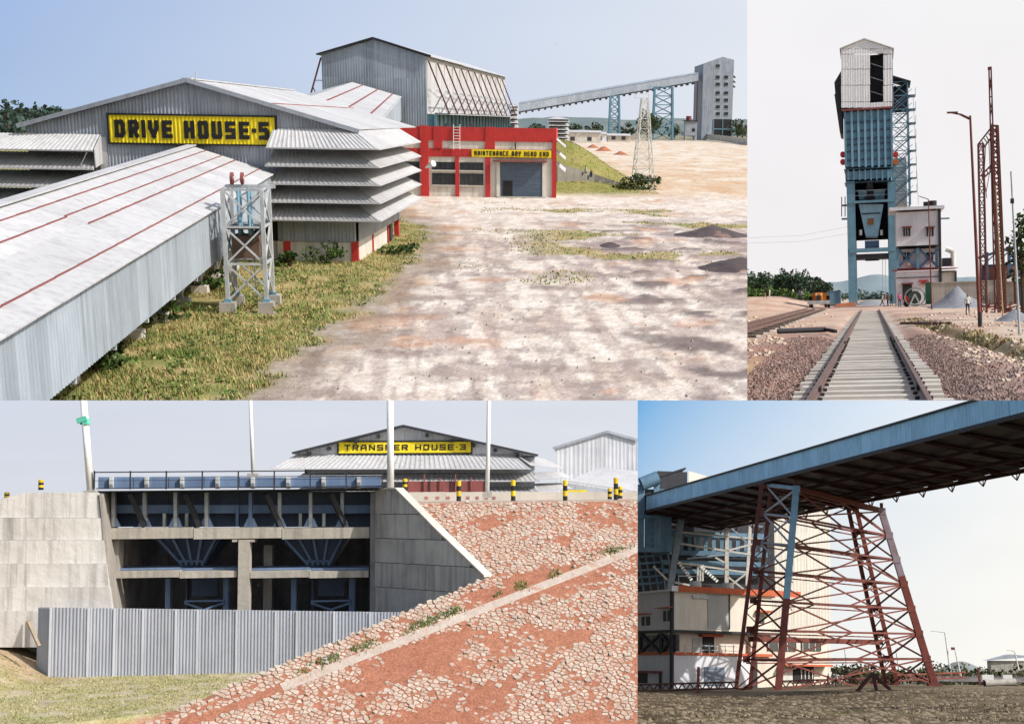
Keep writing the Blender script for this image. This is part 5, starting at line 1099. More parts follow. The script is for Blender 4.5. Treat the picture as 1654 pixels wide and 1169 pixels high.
for j in range(7):
    z0, z1 = FZ + (ztop - FZ) * j / 7 + .015, FZ + (ztop - FZ) * (j + 1) / 7 - .015
    for i in range(2):
        f0, f1 = i / 2 + .001, (i + 1) / 2 - .001
        fs__ = [f0 + (f1 - f0) * q_ / 14 for q_ in range(15)]; fs__ = [q_ for q_ in fs__ if zs(q_) > z0 + .02]
        if len(fs__) < 2: continue
        p = [wv(fs__[0], z0), wv(fs__[-1], z0)] + [wv(q_, min(z1, zs(q_))) for q_ in fs__[::-1]]
        p_ = [wv(f0, z0), wv(f1, min(z0, max(zs(f1), z0))), wv(f1, min(z1, max(zs(f1), z0))), wv(f0, min(z1, max(zs(f0), z0)))]
        if i == 0 and j == 0: pass
        nrm = Vector((W1.y - WY0, -(W1.x - WX0), 0)).normalized(); ra.part('cast_lift', G().slab(p, nrm * -.35), wingc)
for f0, f1 in ((0, .22), (.22, .6), (.6, 1.02)):
    ra.part('coping', G().hexa([wv(f0, zs(f0)) + Vector((-.06, -.06, 0)), wv(f1, zs(min(f1, 1))) + Vector((-.06, -.06, 0)), wv(f1, zs(min(f1, 1))) + Vector((.32, .36, 0)), wv(f0, zs(f0)) + Vector((.32, .36, 0)), wv(f0, zs(f0)) + Vector((-.06, -.06, .1)), wv(f1, zs(min(f1, 1))) + Vector((-.06, -.06, .1)), wv(f1, zs(min(f1, 1))) + Vector((.32, .36, .1)), wv(f0, zs(f0)) + Vector((.32, .36, .1))]), conc_l)
ra.part('core', G().slab([wv(.0, FZ) + Vector((.25, .3, 0)), wv(.98, FZ) + Vector((.25, .3, 0)), wv(.98, zs(.98) - .05) + Vector((.25, .3, 0)), wv(.22, ztop - .05) + Vector((.25, .3, 0)), wv(0, ztop - .05) + Vector((.25, .3, 0))], (.2, .26, 0)), conc_d)
ra.part('inner_face', G().box(gx(598, 900).x, gx(598, 900).x + .3, HYF - .1, 77, FZ, ztop - .1), conc_d)
# -- hopper structure
hp = Thing(H, 'track_hopper', 'wide slate steel track hopper over a concrete frame with dark bays', 'hopper', (gx(385, 1000).x, HYF, FZ))
def hb(u0, u1, v0, v1, y0, y1, name, mt, parent=None):
    a, b = hp.loc(H.at(u0, v1, HYF + y0)), hp.loc(H.at(u1, v0, HYF + y0)); return hp.part(name, G().box(a.x, b.x, y0, y1, a.z, b.z), mt, parent)
stc = mat('streaked_pale_concrete', (.46, .42, .36), (.36, .33, .29), .8, .9, 0, .5, .25, c3=(.34, .20, .10), t3=.68, sc3=.9)
for u0, u1 in ((176, 312), (312, 455), (455, 597)): hb(u0 + .6, u1 - .2, 851, 870.5, 0, .9, 'main_beam', stc)
for u0, u1 in ((186, 290), (290, 383), (404, 500), (500, 596)): hb(u0, u1 - .5, 921, 933.5, .1, .8, 'lower_beam', stc); hb(u0, u1, 916, 921, .9, 3., 'walkway_edge', slate)
hb(382.5, 403, 871, 1060, -.05, .7, 'column', stc)
for u0, u1 in ((375, 383), (403, 411)): hb(u0, u1, 871, 875, .02, .68, 'corbel', stc)
hb(178, 192, 871, 1060, .6, 1.5, 'side_pier', conc); hb(424, 440, 880, 1060, 5, 5.8, 'rear_column', conc)
hb(176, 600, 850, 1060, 12, 12.3, 'back_wall', conc_d); hb(192, 196, 871, 1060, 2, 12, 'side_wall', conc_d)
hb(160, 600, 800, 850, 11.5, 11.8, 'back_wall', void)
# bunker box on top
hb(155, 616, 784, 789.5, -1.1, -.6, 'bottom_rail', dark); hb(151, 618, 772, 776.5, -1.15, -.95, 'top_rail', dark)
for i in range(8):
    u0, u1 = 158 + 57.2 * i, 158 + 57.2 * (i + 1); hb(u0 + .4, u1 - .4, 770, 788, -.55, -.35, 'bunker_panel', slate); hb(u0 + 18, u0 + 24, 770, 789, -.75, -.5, 'bunker_rib', steel_w)
    hb(u0, u1, 793, 818, 1.6, 1.8, 'hopper_plate', slate_d); hb(u0, u1, 815, 829, 1.2, 1.5, 'hopper_girder', slate)
    hb(u0, u1, 828, 851, 2.4, 2.6, 'lower_plate', slate_d)
hb(158, 616, 767.5, 770, -.5, .6, 'grating_edge', galv); hb(152, 610, 788.5, 795, -.7, 11, 'deck', dark)
for i in range(9):
    u = 151.5 + 58.2 * i; hb(u - 1, u + 1, 760, 790, -1.3, -1.15, 'rail_post', dark)
hb(151, 618, 760, 761.6, -1.3, -1.2, 'handrail', dark)
for i, u in enumerate((184, 234, 284, 334, 405, 452, 502, 553)):
    a = hp.loc(H.at(u, 795, HYF + .5)); b = hp.loc(H.at(u, 836, HYF + .5)); c = hp.loc(H.at(u, 850.5, HYF + .5))
    hp.part('leg', G().bar(a, c, .16, .3), steel if u not in (405,) else slate); hp.part('leg_gusset', G().slab([(b.x - .14, .45, b.z), (b.x + .14, .45, b.z), (b.x + .34, .45, c.z), (b.x - .34, .45, c.z)][::-1], (0, .1, 0)), slate_l)
for u in (222, 311, 441, 546):
    a, b = hp.loc(H.at(u - 12, 797, HYF - .2)), hp.loc(H.at(u + 12, 850, HYF + .25)); hp.part('raker', G().bar(a, b, .24), dark)
for u in (265, 301, 485, 523, 383): hb(u - 2.5, u + 2.5, 829 if u != 383 else 815, 850, 1.0, 1.2, 'stub_post', steel_w if u != 383 else slate)
for cx_ in (306, 510):   # hoppers hanging in the dark bays
    p = [hp.loc(H.at(cx_ + u, v, HYF + 3.2)) for u, v in ((-60, 868), (52, 868), (24, 913), (-14, 913))]; hp.part('hopper_cone', G().slab([p[3], p[2], p[1], p[0]], (0, 2.5, 0)), slate_d)
    for k in range(5):
        a = hp.loc(H.at(cx_ - 50 + 23 * k, 870, HYF + 3.0)); b = hp.loc(H.at(cx_ - 12 + 8 * k, 912, HYF + 3.0)); hp.part('cone_rib', G().bar(a, b, .12), slate)
    a, b = hp.loc(H.at(cx_ - 16, 906, HYF + 3.)), hp.loc(H.at(cx_ + 26, 906, HYF + 3.)); hp.part('cone_rib', G().bar(a, b, .12), slate)
    for u in (-36, 58): hb(cx_ + u - 5, cx_ + u + 5, 934, 1050, 2.6, 3.1, 'feeder_leg', slate)
    hb(cx_ - 8, cx_ - 3, 934, 1000, 3.4, 3.8, 'feeder_leg', slate_d); hb(cx_ - 8, cx_ + 56, 968, 972, 2.4, 2.7, 'feeder_beam', slate); hb(cx_ + 4, cx_ + 46, 934, 962, 3.2, 3.4, 'feeder_chute', slate_d)
    for a_, b_ in ((-8, 24), (56, 24)): p, q = hp.loc(H.at(cx_ + a_, 973, HYF + 2.5)), hp.loc(H.at(cx_ + b_, 984, HYF + 2.5)); hp.part('feeder_brace', G().bar(p, q, .1), slate)
for u in (372, 418): p = hp.loc(H.at(u, 945, HYF + .6)); hp.part('pulley', G().cyl((p.x, .6, p.z), (p.x, .8, p.z), .08, n=10), dark); hp.part('hanger', G().bar((p.x, .7, p.z), (p.x, .7, p.z + .35), .04), dark)
# -- corrugated fence in the pit
fe = Thing(H, 'sheet_fence', 'long fence of weathered corrugated sheets across the pit floor', 'fence', tuple(H.at(62, 1040, 60.5).xy) + (FZ,))
us = [62, 83, 144, 186, 232, 285, 320, 383, 446, 480, 540, 598, 648]
fy = lambda u: 60.6 - (u - 62) / 586. * .5 + (.9 if u < 70 else 0)
for i, (u0, u1) in enumerate(zip(us, us[1:])):
    vt0, vt1 = 980 + (u0 - 62) * .014, 980 + (u1 - 62) * .014; a, b = fe.loc(H.at(u0, vt0, fy(u0))), fe.loc(H.at(u1, vt1, fy(u1))); za, zb = (-.3, -.3)
    fe.part('fence_sheet', G().corr((a.x, a.y, za), (b.x + .05, b.y - .01 * (i % 2), zb), (b.x + .05, b.y - .01 * (i % 2), b.z), (a.x, a.y, a.z), .155, .035), mat('fence_sheet_metal', (.44, .46, .52), (.37, .39, .445), .5, .5, .1, .25, vary=.05))
    if i: fe.part('lap_strip', G().box(a.x - .05, a.x + .05, a.y - .075, a.y - .04, -.3, a.z - .005), galv_p)
    fe.part('fence_post', G().bar((a.x, a.y + .15, -.3), (a.x, a.y + .15, a.z - .1), .1), steel)
for z in (.8, 2.1): a, b = fe.loc(H.at(84, 1000, fy(84))), fe.loc(H.at(646, 1000, fy(646))); fe.part('fence_rail', G().bar((a.x, a.y + .12, z), (b.x, b.y + .12, z), .08), steel)
one(H, 'plank', 'wooden plank leaning at the left fence end', 'plank', G().bar((0, 0, 0), (-.6, .3, 1.1), .18, .08), mat('old_plank', (.33, .27, .2), None, 2., .9), tuple(H.at(63, 1043, 59.8)))
# -- poles along the road
for k, (ub, vb, ut, r, y, lab) in enumerate(((147, 796, 134, .17, 62.9, 'leaning white pole with green cloth at the left abutment'), (409, 768, 404, .10, 70, 'thin white pole behind the hopper rail'), (631, 791, 630, .18, 63.5, 'thick white pole on top of the wing wall'), (787, 797, 790, .13, 74, 'white pole in front of the transfer house right part'))):
    b = H.at(ub, vb, y); t = Thing(H, 'white_pole', lab, 'pole', tuple(b)); q = t.loc(H.at(ut, 636, y)); t.part('shaft', G().cyl((0, 0, -.1), q, r, r * .92, 12), whitep, smooth=True); t.part('base_block', G().box(-.28, .28, -.28, .28, -.25, .12), conc)
    if k == 0: m_ = q * .69; t.part('cloth_tie', G().cyl(m_, m_ + Vector((0, 0, .3)), r * 1.5, r * 1.2, 7).bar(m_ + Vector((-.35, -.2, .15)), m_ + Vector((.1, -.2, .3)), .1, .25), mat('green_cloth', (.12, .5, .38), None, 3., .9))
def bollard(u, vb, y, hpx, lab, grp='striped bollards along the road', scl=1.):
    b = H.at(u, vb, y); t = Thing(H, 'bollard', lab, 'bollard', tuple(b), group=grp); h_ = hpx * y / F; r = .125 * scl; n = 4
    for i in range(n): t.part('band', G().cyl((0, 0, h_ * i / n), (0, 0, h_ * (i + 1) / n), r, r, 12), black if i % 2 == 0 else yel2)
    t.part('cap', G().cyl((0, 0, h_), (0, 0, h_ + .03), r, r * .6, 12), yel2)
for u, vb, y, hp_, lab in ((741, 809, 66.5, 32, 'striped bollard left of the white pole, at the bank edge'), (829, 809, 66.5, 33, 'striped bollard right of the white pole, at the bank edge'), (913, 809, 66.5, 33, 'striped bollard third along the bank edge'), (995, 807, 66.5, 35, 'tallest striped bollard near the right edge'), (985, 806, 72, 17, 'low bollard left behind the tallest one'), (1002, 805, 72, 19, 'low bollard right behind the tallest one'), (654, 790, 67.5, 16, 'striped bollard beside the thick white pole'), (66, 791, 66, 15, 'short striped bollard on the left abutment'), (11, 805, 66, 9, 'small striped bollard at the far left edge')): bollard(u, vb, y, hp_, lab)
kb = Thing(H, 'kerb_wall', 'low pale kerb with small red squares along the road', 'kerb', tuple(H.at(670, 800, 80).xy) + (0,))
for i, (u0, u1) in enumerate(zip(range(660, 1040, 60), range(720, 1100, 60))): a, b = kb.loc(H.at(u0, 809, 80)), kb.loc(H.at(u1, 794, 80)); kb.part('kerb_block', G().box(a.x, b.x - .01, 0, .3, -.2, b.z), mat('sandy_kerb', (.56, .51, .45), (.48, .43, .37), .8, .9))
for u in (689, 707, 724, 756, 771, 786, 798): a = kb.loc(H.at(u, 806, 80)); kb.part('red_square', G().box(a.x - .1, a.x + .1, -.03, .02, a.z, a.z + .18), mat('faded_red', (.42, .18, .17), None, 2., .8))
# -- transfer house
th = Thing(H, 'transfer_house', 'broad grey transfer house with yellow name board and drooping louvre roofs', 'building', tuple(H.at(435, 800, 125).xy) + (0,)); ft = lambda u, v, c=0.: th.pl(u, v, 1, c)
def tri(us_, vt): return [ft(u, v) for u, v in zip(us_, vt)]
for u0, u1 in ((478, 520), (520, 565), (565, 610), (610, 652), (652, 695), (695, 740), (740, 785), (785, 830), (830, 866)):
    tv = lambda u: 690 + (652 - u) * .245 if u < 652 else 690 + (u - 652) * .215
    a, b, c, d = ft(u0, 736), ft(u1, 736), ft(u1, tv(u1)), ft(u0, tv(u0)); th.part('gable_sheet', G().corr(a, b, c, d, .4, .03), galv_p)
for a, b in (((652, 689), (474, 733)), ((652, 689), (868, 736.5))):
    p, q = ft(*a), ft(*b); th.part('roof', G().slab([p + Vector((0, -1, 0)), p + Vector((0, 18, .0)), q + Vector((0, 18, 0)), q + Vector((0, -1, 0))] if b[0] < 600 else [p + Vector((0, -1, 0)), q + Vector((0, -1, 0)), q + Vector((0, 18, 0)), p + Vector((0, 18, 0))], (0, 0, .12)), galv); th.part('verge', G().bar(p + Vector((0, -1.1, .05)), q + Vector((0, -1.1, .05)), .12, .2), dark)
for u in (500, 532, 575, 612, 690, 730, 765, 800, 835):
    v = 690 + (652 - u) * .245 if u < 652 else 690 + (u - 652) * .215
    p = ft(u, v + 2); th.part('purlin_end', G().box(p.x - .15, p.x + .15, -.9, 0, p.z - .35, p.z - .05), dark)
p, q = ft(546, 733, -.3), ft(762, 712, -.3); bd = th.part('name_board', G().box(p.x, q.x, -.3, -.2, p.z, q.z), yellow, label='yellow board with black letters')
for z in (p.z, q.z): th.part('board_border', G().box(p.x - .05, q.x + .05, -.36, -.19, z - .07, z + .07), black, bd)
for x in (p.x, q.x): th.part('board_border', G().box(x - .07, x + .07, -.355, -.195, p.z + .07, q.z - .07), black, bd)
lettering(th, bd, 'TRANSFER HOUSE-3', p.x + .6, q.x - .6, p.z + .34, q.z - .32, -.33, black, .22, .36)
def tb(u0, u1, vw, u2, u3, vl, y0, lipy):
    a, b, c, d = ft(u2, vl, lipy), ft(u3, vl - .0, lipy), ft(u1, vw, y0), ft(u0, vw, y0); o = th.part('louvre_blade', G().corr(a, b, c, d, .5, .05), roofw); th.part('blade_lip', G().bar(a, b, .1, .1), roofw, o)
tb(480, 828, 733, 436, 858, 757, 0, -2.5)
a, b, c, d = ft(858, 752, -2.5), th.loc(H.at(912, 757, 138)), th.loc(H.at(880, 742, 138)), ft(828, 730, 0); th.part('louvre_blade', G().corr(a, b, c, d, .5, .05), roofw)
tb(490, 860, 764, 470, 872, 777, .6, -2.1); tb(490, 860, 786, 470, 872, 795, .6, -2.1)
for v in (757, 775):
    a, b, c, d = ft(872, v + 18, -2.1), th.loc(H.at(925, v + 14, 138)), th.loc(H.at(905, v + 5, 138)), ft(862, v + 6, .6); th.part('louvre_blade', G().corr(a, b, c, d, .5, .05), roofw)
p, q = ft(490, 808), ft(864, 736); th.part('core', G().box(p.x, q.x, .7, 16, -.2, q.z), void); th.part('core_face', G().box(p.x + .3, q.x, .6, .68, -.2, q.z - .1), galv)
p, q = ft(660, 797, -6), ft(786, 776, -6); th.part('red_screen', G().box(p.x, q.x, -6, -5.7, p.z - .3, q.z), redline)
for k in range(6): x = p.x + (q.x - p.x) * k / 5; th.part('screen_post', G().box(x - .06, x + .06, -6.2, -6, p.z - .3, q.z + .35 * (k % 2) + .3), redline)
th.part('screen_rail', G().bar((p.x - 4, -6.1, q.z + .55), (q.x + 1, -6.1, q.z + .55), .08), dark)
for k in range(5): x = p.x - 4 + 2.0 * k; th.part('screen_post', G().bar((x, -6.1, p.z - .3), (x, -6.1, q.z + .55), .08), dark)
# -- tall shed and roof behind
ts = Thing(H, 'grey_shed', 'tall plain grey gabled shed at the right edge behind the transfer house', 'shed', tuple(H.at(895, 800, 170).xy) + (0,)); fs = lambda u, v: ts.pl(u, v, 1, 0)
for u0, u1 in ((896, 925), (925, 953), (953, 981), (981, 1012), (1012, 1060)):
    tv = lambda u: 698 + (981 - u) * .29 if u < 981 else 698 + (u - 981) * .27
    for v1, v0 in ((812, 765), (765, None)):
        a, b = fs(u0, v1), fs(u1, v1); c, d = fs(u1, v0 or tv(u1)), fs(u0, v0 or tv(u0)); ts.part('wall_sheet', G().corr(a, b, c, d, .6, .03), galv_p)
for a, b in (((981, 697), (893, 724)), ((981, 697), (1062, 720))): ts.part('verge', G().bar(fs(*a) + Vector((0, -.3, 0)), fs(*b) + Vector((0, -.3, 0)), .2, .35), galv)
lr = Thing(H, 'low_annex', 'low pale roofed annex with yellow strip in front of the grey shed', 'building', tuple(H.at(900, 805, 140).xy) + (0,)); fl = lambda u, v, c=0.: lr.pl(u, v, 1, c)
lr.part('roof', G().slab([fl(918, 778), fl(1062, 800), fl(1062, 765, 8), fl(969, 757, 8)], (0, 0, .15)), roofw); lr.part('wall', G().slab([fl(905, 806), fl(1060, 808), fl(1060, 802), fl(918, 780)], (0, .3, 0)), galv); a, b = fl(908, 796, -.4), fl(948, 791, -.4); lr.part('yellow_strip', G().box(a.x, b.x, -.4, -.3, a.z, b.z), yellow)
# -- grass on the pit floor
pts = []; rs = random.Random(8)
while len(pts) < 26000:
    y = rs.uniform(44, 61); x = rs.uniform(-.55, -.05) * y
    if hz(x, y) < FZ + 1.0 and sidep(x, y) > .1 and fbm(x, y, .9, 68) < .42 + .3 * rs.random(): pts.append((x, y, hz(x, y)))
blades(H, pts, 'short_grass', 'short pale green and straw grass on the pit floor', 'grass', .02, .08, [(.36, .36, .15), (.46, .42, .21), (.52, .45, .27), (.32, .34, .13)], 9, .03, 1.2)
pts = []
while len(pts) < 900:
    f_ = rs.random(); p = c0.lerp(c1, f_); o_ = rs.gauss(-.45, .15); x, y = p.x + cn.x * o_, p.y + cn.y * o_
    if fbm(x, y, .5, 91) > .55: pts.append((x, y, bankp(x, y)))
blades(H, pts, 'chute_weeds', 'thin green weeds along the drain strip', 'grass', .08, .22, [(.14, .2, .06), (.22, .25, .09)], 10, .03)

# ================================================================ SITE 4: trestle under the high gallery
Q = trest
sky(Q, 380, 1020, 1750, 640, 1180, (78, 166, 226), (252, 252, 252), (250, 250, 248), (255, 251, 240), 'evening sky fading from blue to warm white behind the trestle', pa=.62, pb=.85, ext=20)
def qz(x, y): return .9 * ss(4, 26, x) * ss(300, 170, y) * ss(60, 130, y) - .25 * ss(3, -14, x) * ss(150, 185, y) + .25 * (fbm(x, y, .12, 4) - .5) + .07 * (fbm(x, y, .7, 5) - .5) * ss(140, 90, y)
def qc(x, y):
    n1, n2, n3 = fbm(x * .35, y, .12, 101), fbm(x * .5, y, .5, 103), fbm(x, y, .05, 105)
    c = mixc((.13, .10, .065), (.23, .18, .12), n1 * 1.3 - .15); c = mixc(c, (.27, .215, .14), ss(.5, .7, n2) * .7); c = mixc(c, (.095, .07, .05), ss(.52, .68, fbm(x * .3, y, .35, 107)) * .85)
    c = mixc(c, (.16, .15, .06), ss(.55, .7, n3) * .5 * ss(110, 80, y)); c = mixc(c, (.38, .31, .22), ss(115, 150, y) * .7 * ss(.35, .6, n1))
    c = tuple(q * .82 for q in c); return mixc(c, (.22, .21, .13), ss(220, 300, y))
terrain(Q, 'ground', 78, 370, 60, -.30, -.02, 60, qz, qc, beyond=('left',), label='rough brown earth running on to the left of the bunker structure')
terrain(Q, 'ground', 38, 370, 160, -.09, .40, 170, qz, qc, label='rough brown earth in front of the trestle')
RG = R(22.9)
drust = mat('shade_dark_rust', (.055, .018, .016), (.03, .014, .014), 1.5, .8)  # rusty steel darkened to carry the shade under the gallery
# -- high gallery
N_ = Q.at(1285, 761, 165)
hg = Thing(Q, 'high_gallery', 'high blue sheeted conveyor gallery crossing overhead with dark underside', 'gallery', (N_.x, N_.y, 0), RG)
gz = N_.z; sp = .022; GW = 16.; Z = lambda y, dz=0: gz + sp * y + dz
for i in range(56):
    y0, y1 = 62 - 2.2 * i, 62 - 2.2 * (i + 1)
    if hg.part('wall_sheet', G().corr((0, y0, Z(y0)), (0, y1 - .03, Z(y1)), (0, y1 - .03, Z(y1, 2.45)), (0, y0, Z(y0, 2.45)), .55, .06), blue_sheet if False else mat('sky_blue_sheet', (.42, .70, .92), (.33, .59, .80), .35, .5, .0, .35, vary=.10, c3=(.16, .22, .27), t3=.7, sc3=.9)) is None: continue
    if i % 3 == 0:
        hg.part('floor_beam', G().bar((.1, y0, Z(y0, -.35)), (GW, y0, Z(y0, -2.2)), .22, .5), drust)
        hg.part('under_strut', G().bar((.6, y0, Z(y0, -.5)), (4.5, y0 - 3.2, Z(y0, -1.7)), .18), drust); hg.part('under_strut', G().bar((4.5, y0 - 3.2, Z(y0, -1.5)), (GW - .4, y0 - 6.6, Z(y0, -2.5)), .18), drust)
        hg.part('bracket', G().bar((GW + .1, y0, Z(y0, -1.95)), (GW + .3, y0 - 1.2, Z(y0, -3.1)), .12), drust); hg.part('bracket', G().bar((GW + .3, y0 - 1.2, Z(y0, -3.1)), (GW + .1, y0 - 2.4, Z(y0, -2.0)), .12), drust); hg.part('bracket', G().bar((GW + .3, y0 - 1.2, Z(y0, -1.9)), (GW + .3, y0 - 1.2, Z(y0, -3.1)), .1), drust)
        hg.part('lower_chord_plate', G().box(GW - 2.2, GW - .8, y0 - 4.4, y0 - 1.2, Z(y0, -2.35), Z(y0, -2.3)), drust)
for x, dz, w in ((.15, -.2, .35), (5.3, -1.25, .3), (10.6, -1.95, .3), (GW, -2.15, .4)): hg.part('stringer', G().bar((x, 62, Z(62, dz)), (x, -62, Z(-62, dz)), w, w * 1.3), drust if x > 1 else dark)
hg.part('deck', G().hexa([(0.05, -62, Z(-62, -.12)), (GW, -62, Z(-62, -1.8)), (GW, 62, Z(62, -1.8)), (.05, 62, Z(62, -.12)), (.05, -62, Z(-62, .0)), (GW, -62, Z(-62, -.6)), (GW, 62, Z(62, -.6)), (.05, 62, Z(62, 0.0))]), dark)
hg.part('roof', G().hexa([(-.35, -62, Z(-62, 2.42)), (GW, -62, Z(-62, 2.42)), (GW, 62, Z(62, 2.42)), (-.35, 62, Z(62, 2.42)), (-.35, -62, Z(-62, 2.62)), (GW, -62, Z(-62, 2.62)), (GW, 62, Z(62, 2.62)), (-.35, 62, Z(62, 2.62))]), dark)
hg.part('far_wall', G().hexa([(GW - .1, -62, Z(-62, -.6)), (GW, -62, Z(-62, -.6)), (GW, 62, Z(62, -.6)), (GW - .1, 62, Z(62, -.6)), (GW - .1, -62, Z(-62, 2.4)), (GW, -62, Z(-62, 2.4)), (GW, 62, Z(62, 2.4)), (GW - .1, 62, Z(62, 2.4))]), galv)
# -- red trestle
def base(u, v, y): p = Q.at(u, v, y); return p
tt = Thing(Q, 'red_trestle', 'tall splayed red steel trestle carrying the high gallery', 'trestle', tuple(Q.at(1350, 1108, 172).xy) + (0,))
b4 = [tt.loc(base(*p)) for p in ((1257, 1115, 166), (1509, 1104, 174), (1440, 1104, 186), (1200, 1112, 176))]
t4 = [tt.loc(base(*p)) for p in ((1286, 790, 168), (1424, 826, 173), (1376, 818, 180), (1238, 784, 175))]
ox = mat('red_oxide_bright', (.21, .05, .035), (.12, .035, .027), 1.2, .55, .05, .25, vary=.15)
for i in (0, 1):
    m_ = b4[i].lerp(t4[i], .42) if i == 0 else b4[i].lerp(t4[i], .62)
    tt.part('leg', G().bar(b4[i], m_, .9), ox); tt.part('leg', G().bar(m_, t4[i], .86), blue_l if i == 0 else mat('faded_violet_steel', (.26, .22, .27), (.2, .12, .12), .8, .6), label='blue painted upper leg' if i == 0 else None)
for i in (2, 3):
    off = Vector((-.75, .5, 0)) if i == 2 else Vector((.95, -.3, 0))
    for o_ in (off, off * -1): tt.part('leg', G().bar(b4[i] + o_, t4[i] + o_ * .7, .55), ox)
    for k in range(16): p, q = b4[i].lerp(t4[i], k / 16), b4[i].lerp(t4[i], (k + 1) / 16); tt.part('lacing', G().bar(p + off * (1 if k % 2 else -1), q + off * (-1 if k % 2 else 1), .13), ox)
L_ = 7
for i in range(4):
    j = (i + 1) % 4; long_ = i in (0, 2)
    for k in range(L_):
        f0, f1 = (k + .55) / (L_ + .1) if True else 0, (k + 1.5) / (L_ + .1)
        f0, f1 = k / L_, (k + 1) / L_
        p, q, r_, s_ = b4[i].lerp(t4[i], f0), b4[j].lerp(t4[j], f0), b4[i].lerp(t4[i], f1), b4[j].lerp(t4[j], f1)
        mt_ = steel if (not long_ and i == 3 and k > 3) else ox
        tt.part('strut', G().bar(r_, s_, .26), mt_)
        if long_:
            m_ = (r_ + s_) / 2; mb_ = (p + q) / 2
            if i == 0: tt.part('brace', G().bar(p, s_, .2), mt_)
            if i == 2: tt.part('strut', G().bar(r_ + Vector((0, 0, -.55)), s_ + Vector((0, 0, -.55)), .16), mt_)
            tt.part('brace', G().bar(q, m_, .2), mt_) if k % 2 == 0 else tt.part('brace', G().bar(p, m_, .2), mt_); tt.part('brace', G().bar(p.lerp(q, .5), r_ if k % 2 == 0 else s_, .2), mt_)
            tt.part('hanger', G().bar(p.lerp(s_, .7), m_.lerp(s_, .5), .11), mt_)
        else:
            tt.part('brace', G().bar(p, s_, .2), mt_); tt.part('brace', G().bar(q, r_, .2), mt_)
for i in range(4):
    for k in range(1, L_ + 1):
        p = b4[i].lerp(t4[i], k / L_); tt.part('gusset_plate', G().box(p.x - .5, p.x + .5, p.y - .47, p.y - .43, p.z - .45, p.z + .45), ox if i > 1 or k < (4 if i == 0 else 5) else (blue_l if i == 0 else MATS['faded_violet_steel']))
for p in b4: tt.part('base_plate', G().box(p.x - .9, p.x + .9, p.y - .9, p.y + .9, p.z - .5, p.z + .12), redrust)
for k in (2,): a, b = b4[3].lerp(t4[3], .24), b4[2].lerp(t4[2], .235); tt.part('girder', G().bar(a, b, .5, .7), ox)
a, b = t4[0], t4[1]; tt.part('cap_beam', G().bar(t4[3] + Vector((0, 0, .2)), t4[0] + Vector((0, 0, .2)), .4), blue_l); tt.part('cap_beam', G().bar(t4[0] + Vector((0, 0, .3)), t4[1] + Vector((0, 0, .3)), .35), redrust); tt.part('cap_beam', G().bar(t4[3] + Vector((0, 0, .3)), t4[2] + Vector((0, 0, .3)), .35), redrust); tt.part('cap_beam', G().bar(t4[1] + Vector((0, 0, .3)), t4[2] + Vector((0, 0, .3)), .35), redrust)
p = t4[2]; tt.part('bearing', G().box(p.x - 1.1, p.x + .5, p.y - .5, p.y + .5, p.z - .4, p.z + .5), dark)
for q in t4: tt.part('packing', G().bar(q, q + Vector((0, 0, 2.2 if q is not t4[1] else 1.2)), .4), redrust)
# -- white office building
ob = Thing(Q, 'office_building', 'white two faced three storey building with orange eaves and balcony', 'building', tuple(Q.at(1086, 1114, 186)), R(33)); fr_ = lambda u, v, c=0.: ob.pl(u, v, 1, c); fl_ = lambda u, v, c=0.: ob.pl(u, v, 0, c)
warm = mat('sunlit_cream_wall', (.72, .67, .58), (.64, .58, .50), .3, .85, 0, .2); greyw = mat('grey_panel', (.42, .43, .42), (.36, .37, .37), .5, .8, 0, .2); orng = mat('orange_red_paint', (.55, .12, .045), (.46, .10, .04), .8, .6, 0, .2)  # cream puts the warm sunlight into the white wall's colour
def rb(u0, u1, v0, v1, y0, y1, name, mt, parent=None): a, b = fr_(u0, v1), fr_(u1, v0); return ob.part(name, G().box(a.x, b.x, y0, y1, a.z, b.z), mt, parent)
def lb(u0, u1, v0, v1, x0, x1, name, mt, parent=None): a, b = fl_(u0, v1), fl_(u1, v0); return ob.part(name, G().box(x0, x1, min(a.y, b.y), max(a.y, b.y), min(a.z, b.z), max(a.z, b.z)), mt, parent)
Wd = fr_(1338, 1000).x; Ld = fl_(1010, 1000).y; zA, zB, zC = fr_(1097, 1018).z, fr_(1097, 1056).z, fr_(1097, 955).z
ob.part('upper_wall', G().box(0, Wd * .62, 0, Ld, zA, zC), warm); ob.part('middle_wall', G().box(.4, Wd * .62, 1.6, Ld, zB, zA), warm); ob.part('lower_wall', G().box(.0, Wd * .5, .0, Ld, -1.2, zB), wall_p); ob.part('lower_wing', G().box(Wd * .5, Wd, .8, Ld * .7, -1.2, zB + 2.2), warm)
ob.part('shaded_side_face', G().box(-.06, .0, .3, Ld, zA + .1, zC - .1), wall_p)  # lavender skin paints the bluish shade of the side wall
ob.part('roof_slab', G().box(-.5, Wd * .62 + .4, -.5, Ld, zC, zC + .3), wall_p); ob.part('orange_eaves', G().box(.7, Wd * .8, -.6, -.5, zC - .05, zC + .85), orng); ob.part('parapet', G().box(-.4, Wd * .62, -.49, -.2, zC + .3, zC + .8), whitep)
ob.part('floor_band', G().box(-.15, Wd * .66, -.25, Ld, zA - .25, zA + .12), dark); ob.part('orange_band', G().box(-.15, Wd * .62, -.12, Ld, zB - .12, zB + .3), orng)
rb(1143, 1177, 959, 1015, -.12, -.02, 'grey_panel', greyw); rb(1176.5, 1178, 955, 1016, -.2, -.1, 'dark_strip', dark); rb(1118, 1143, 962, 966, -.3, -.05, 'conduit', steel)
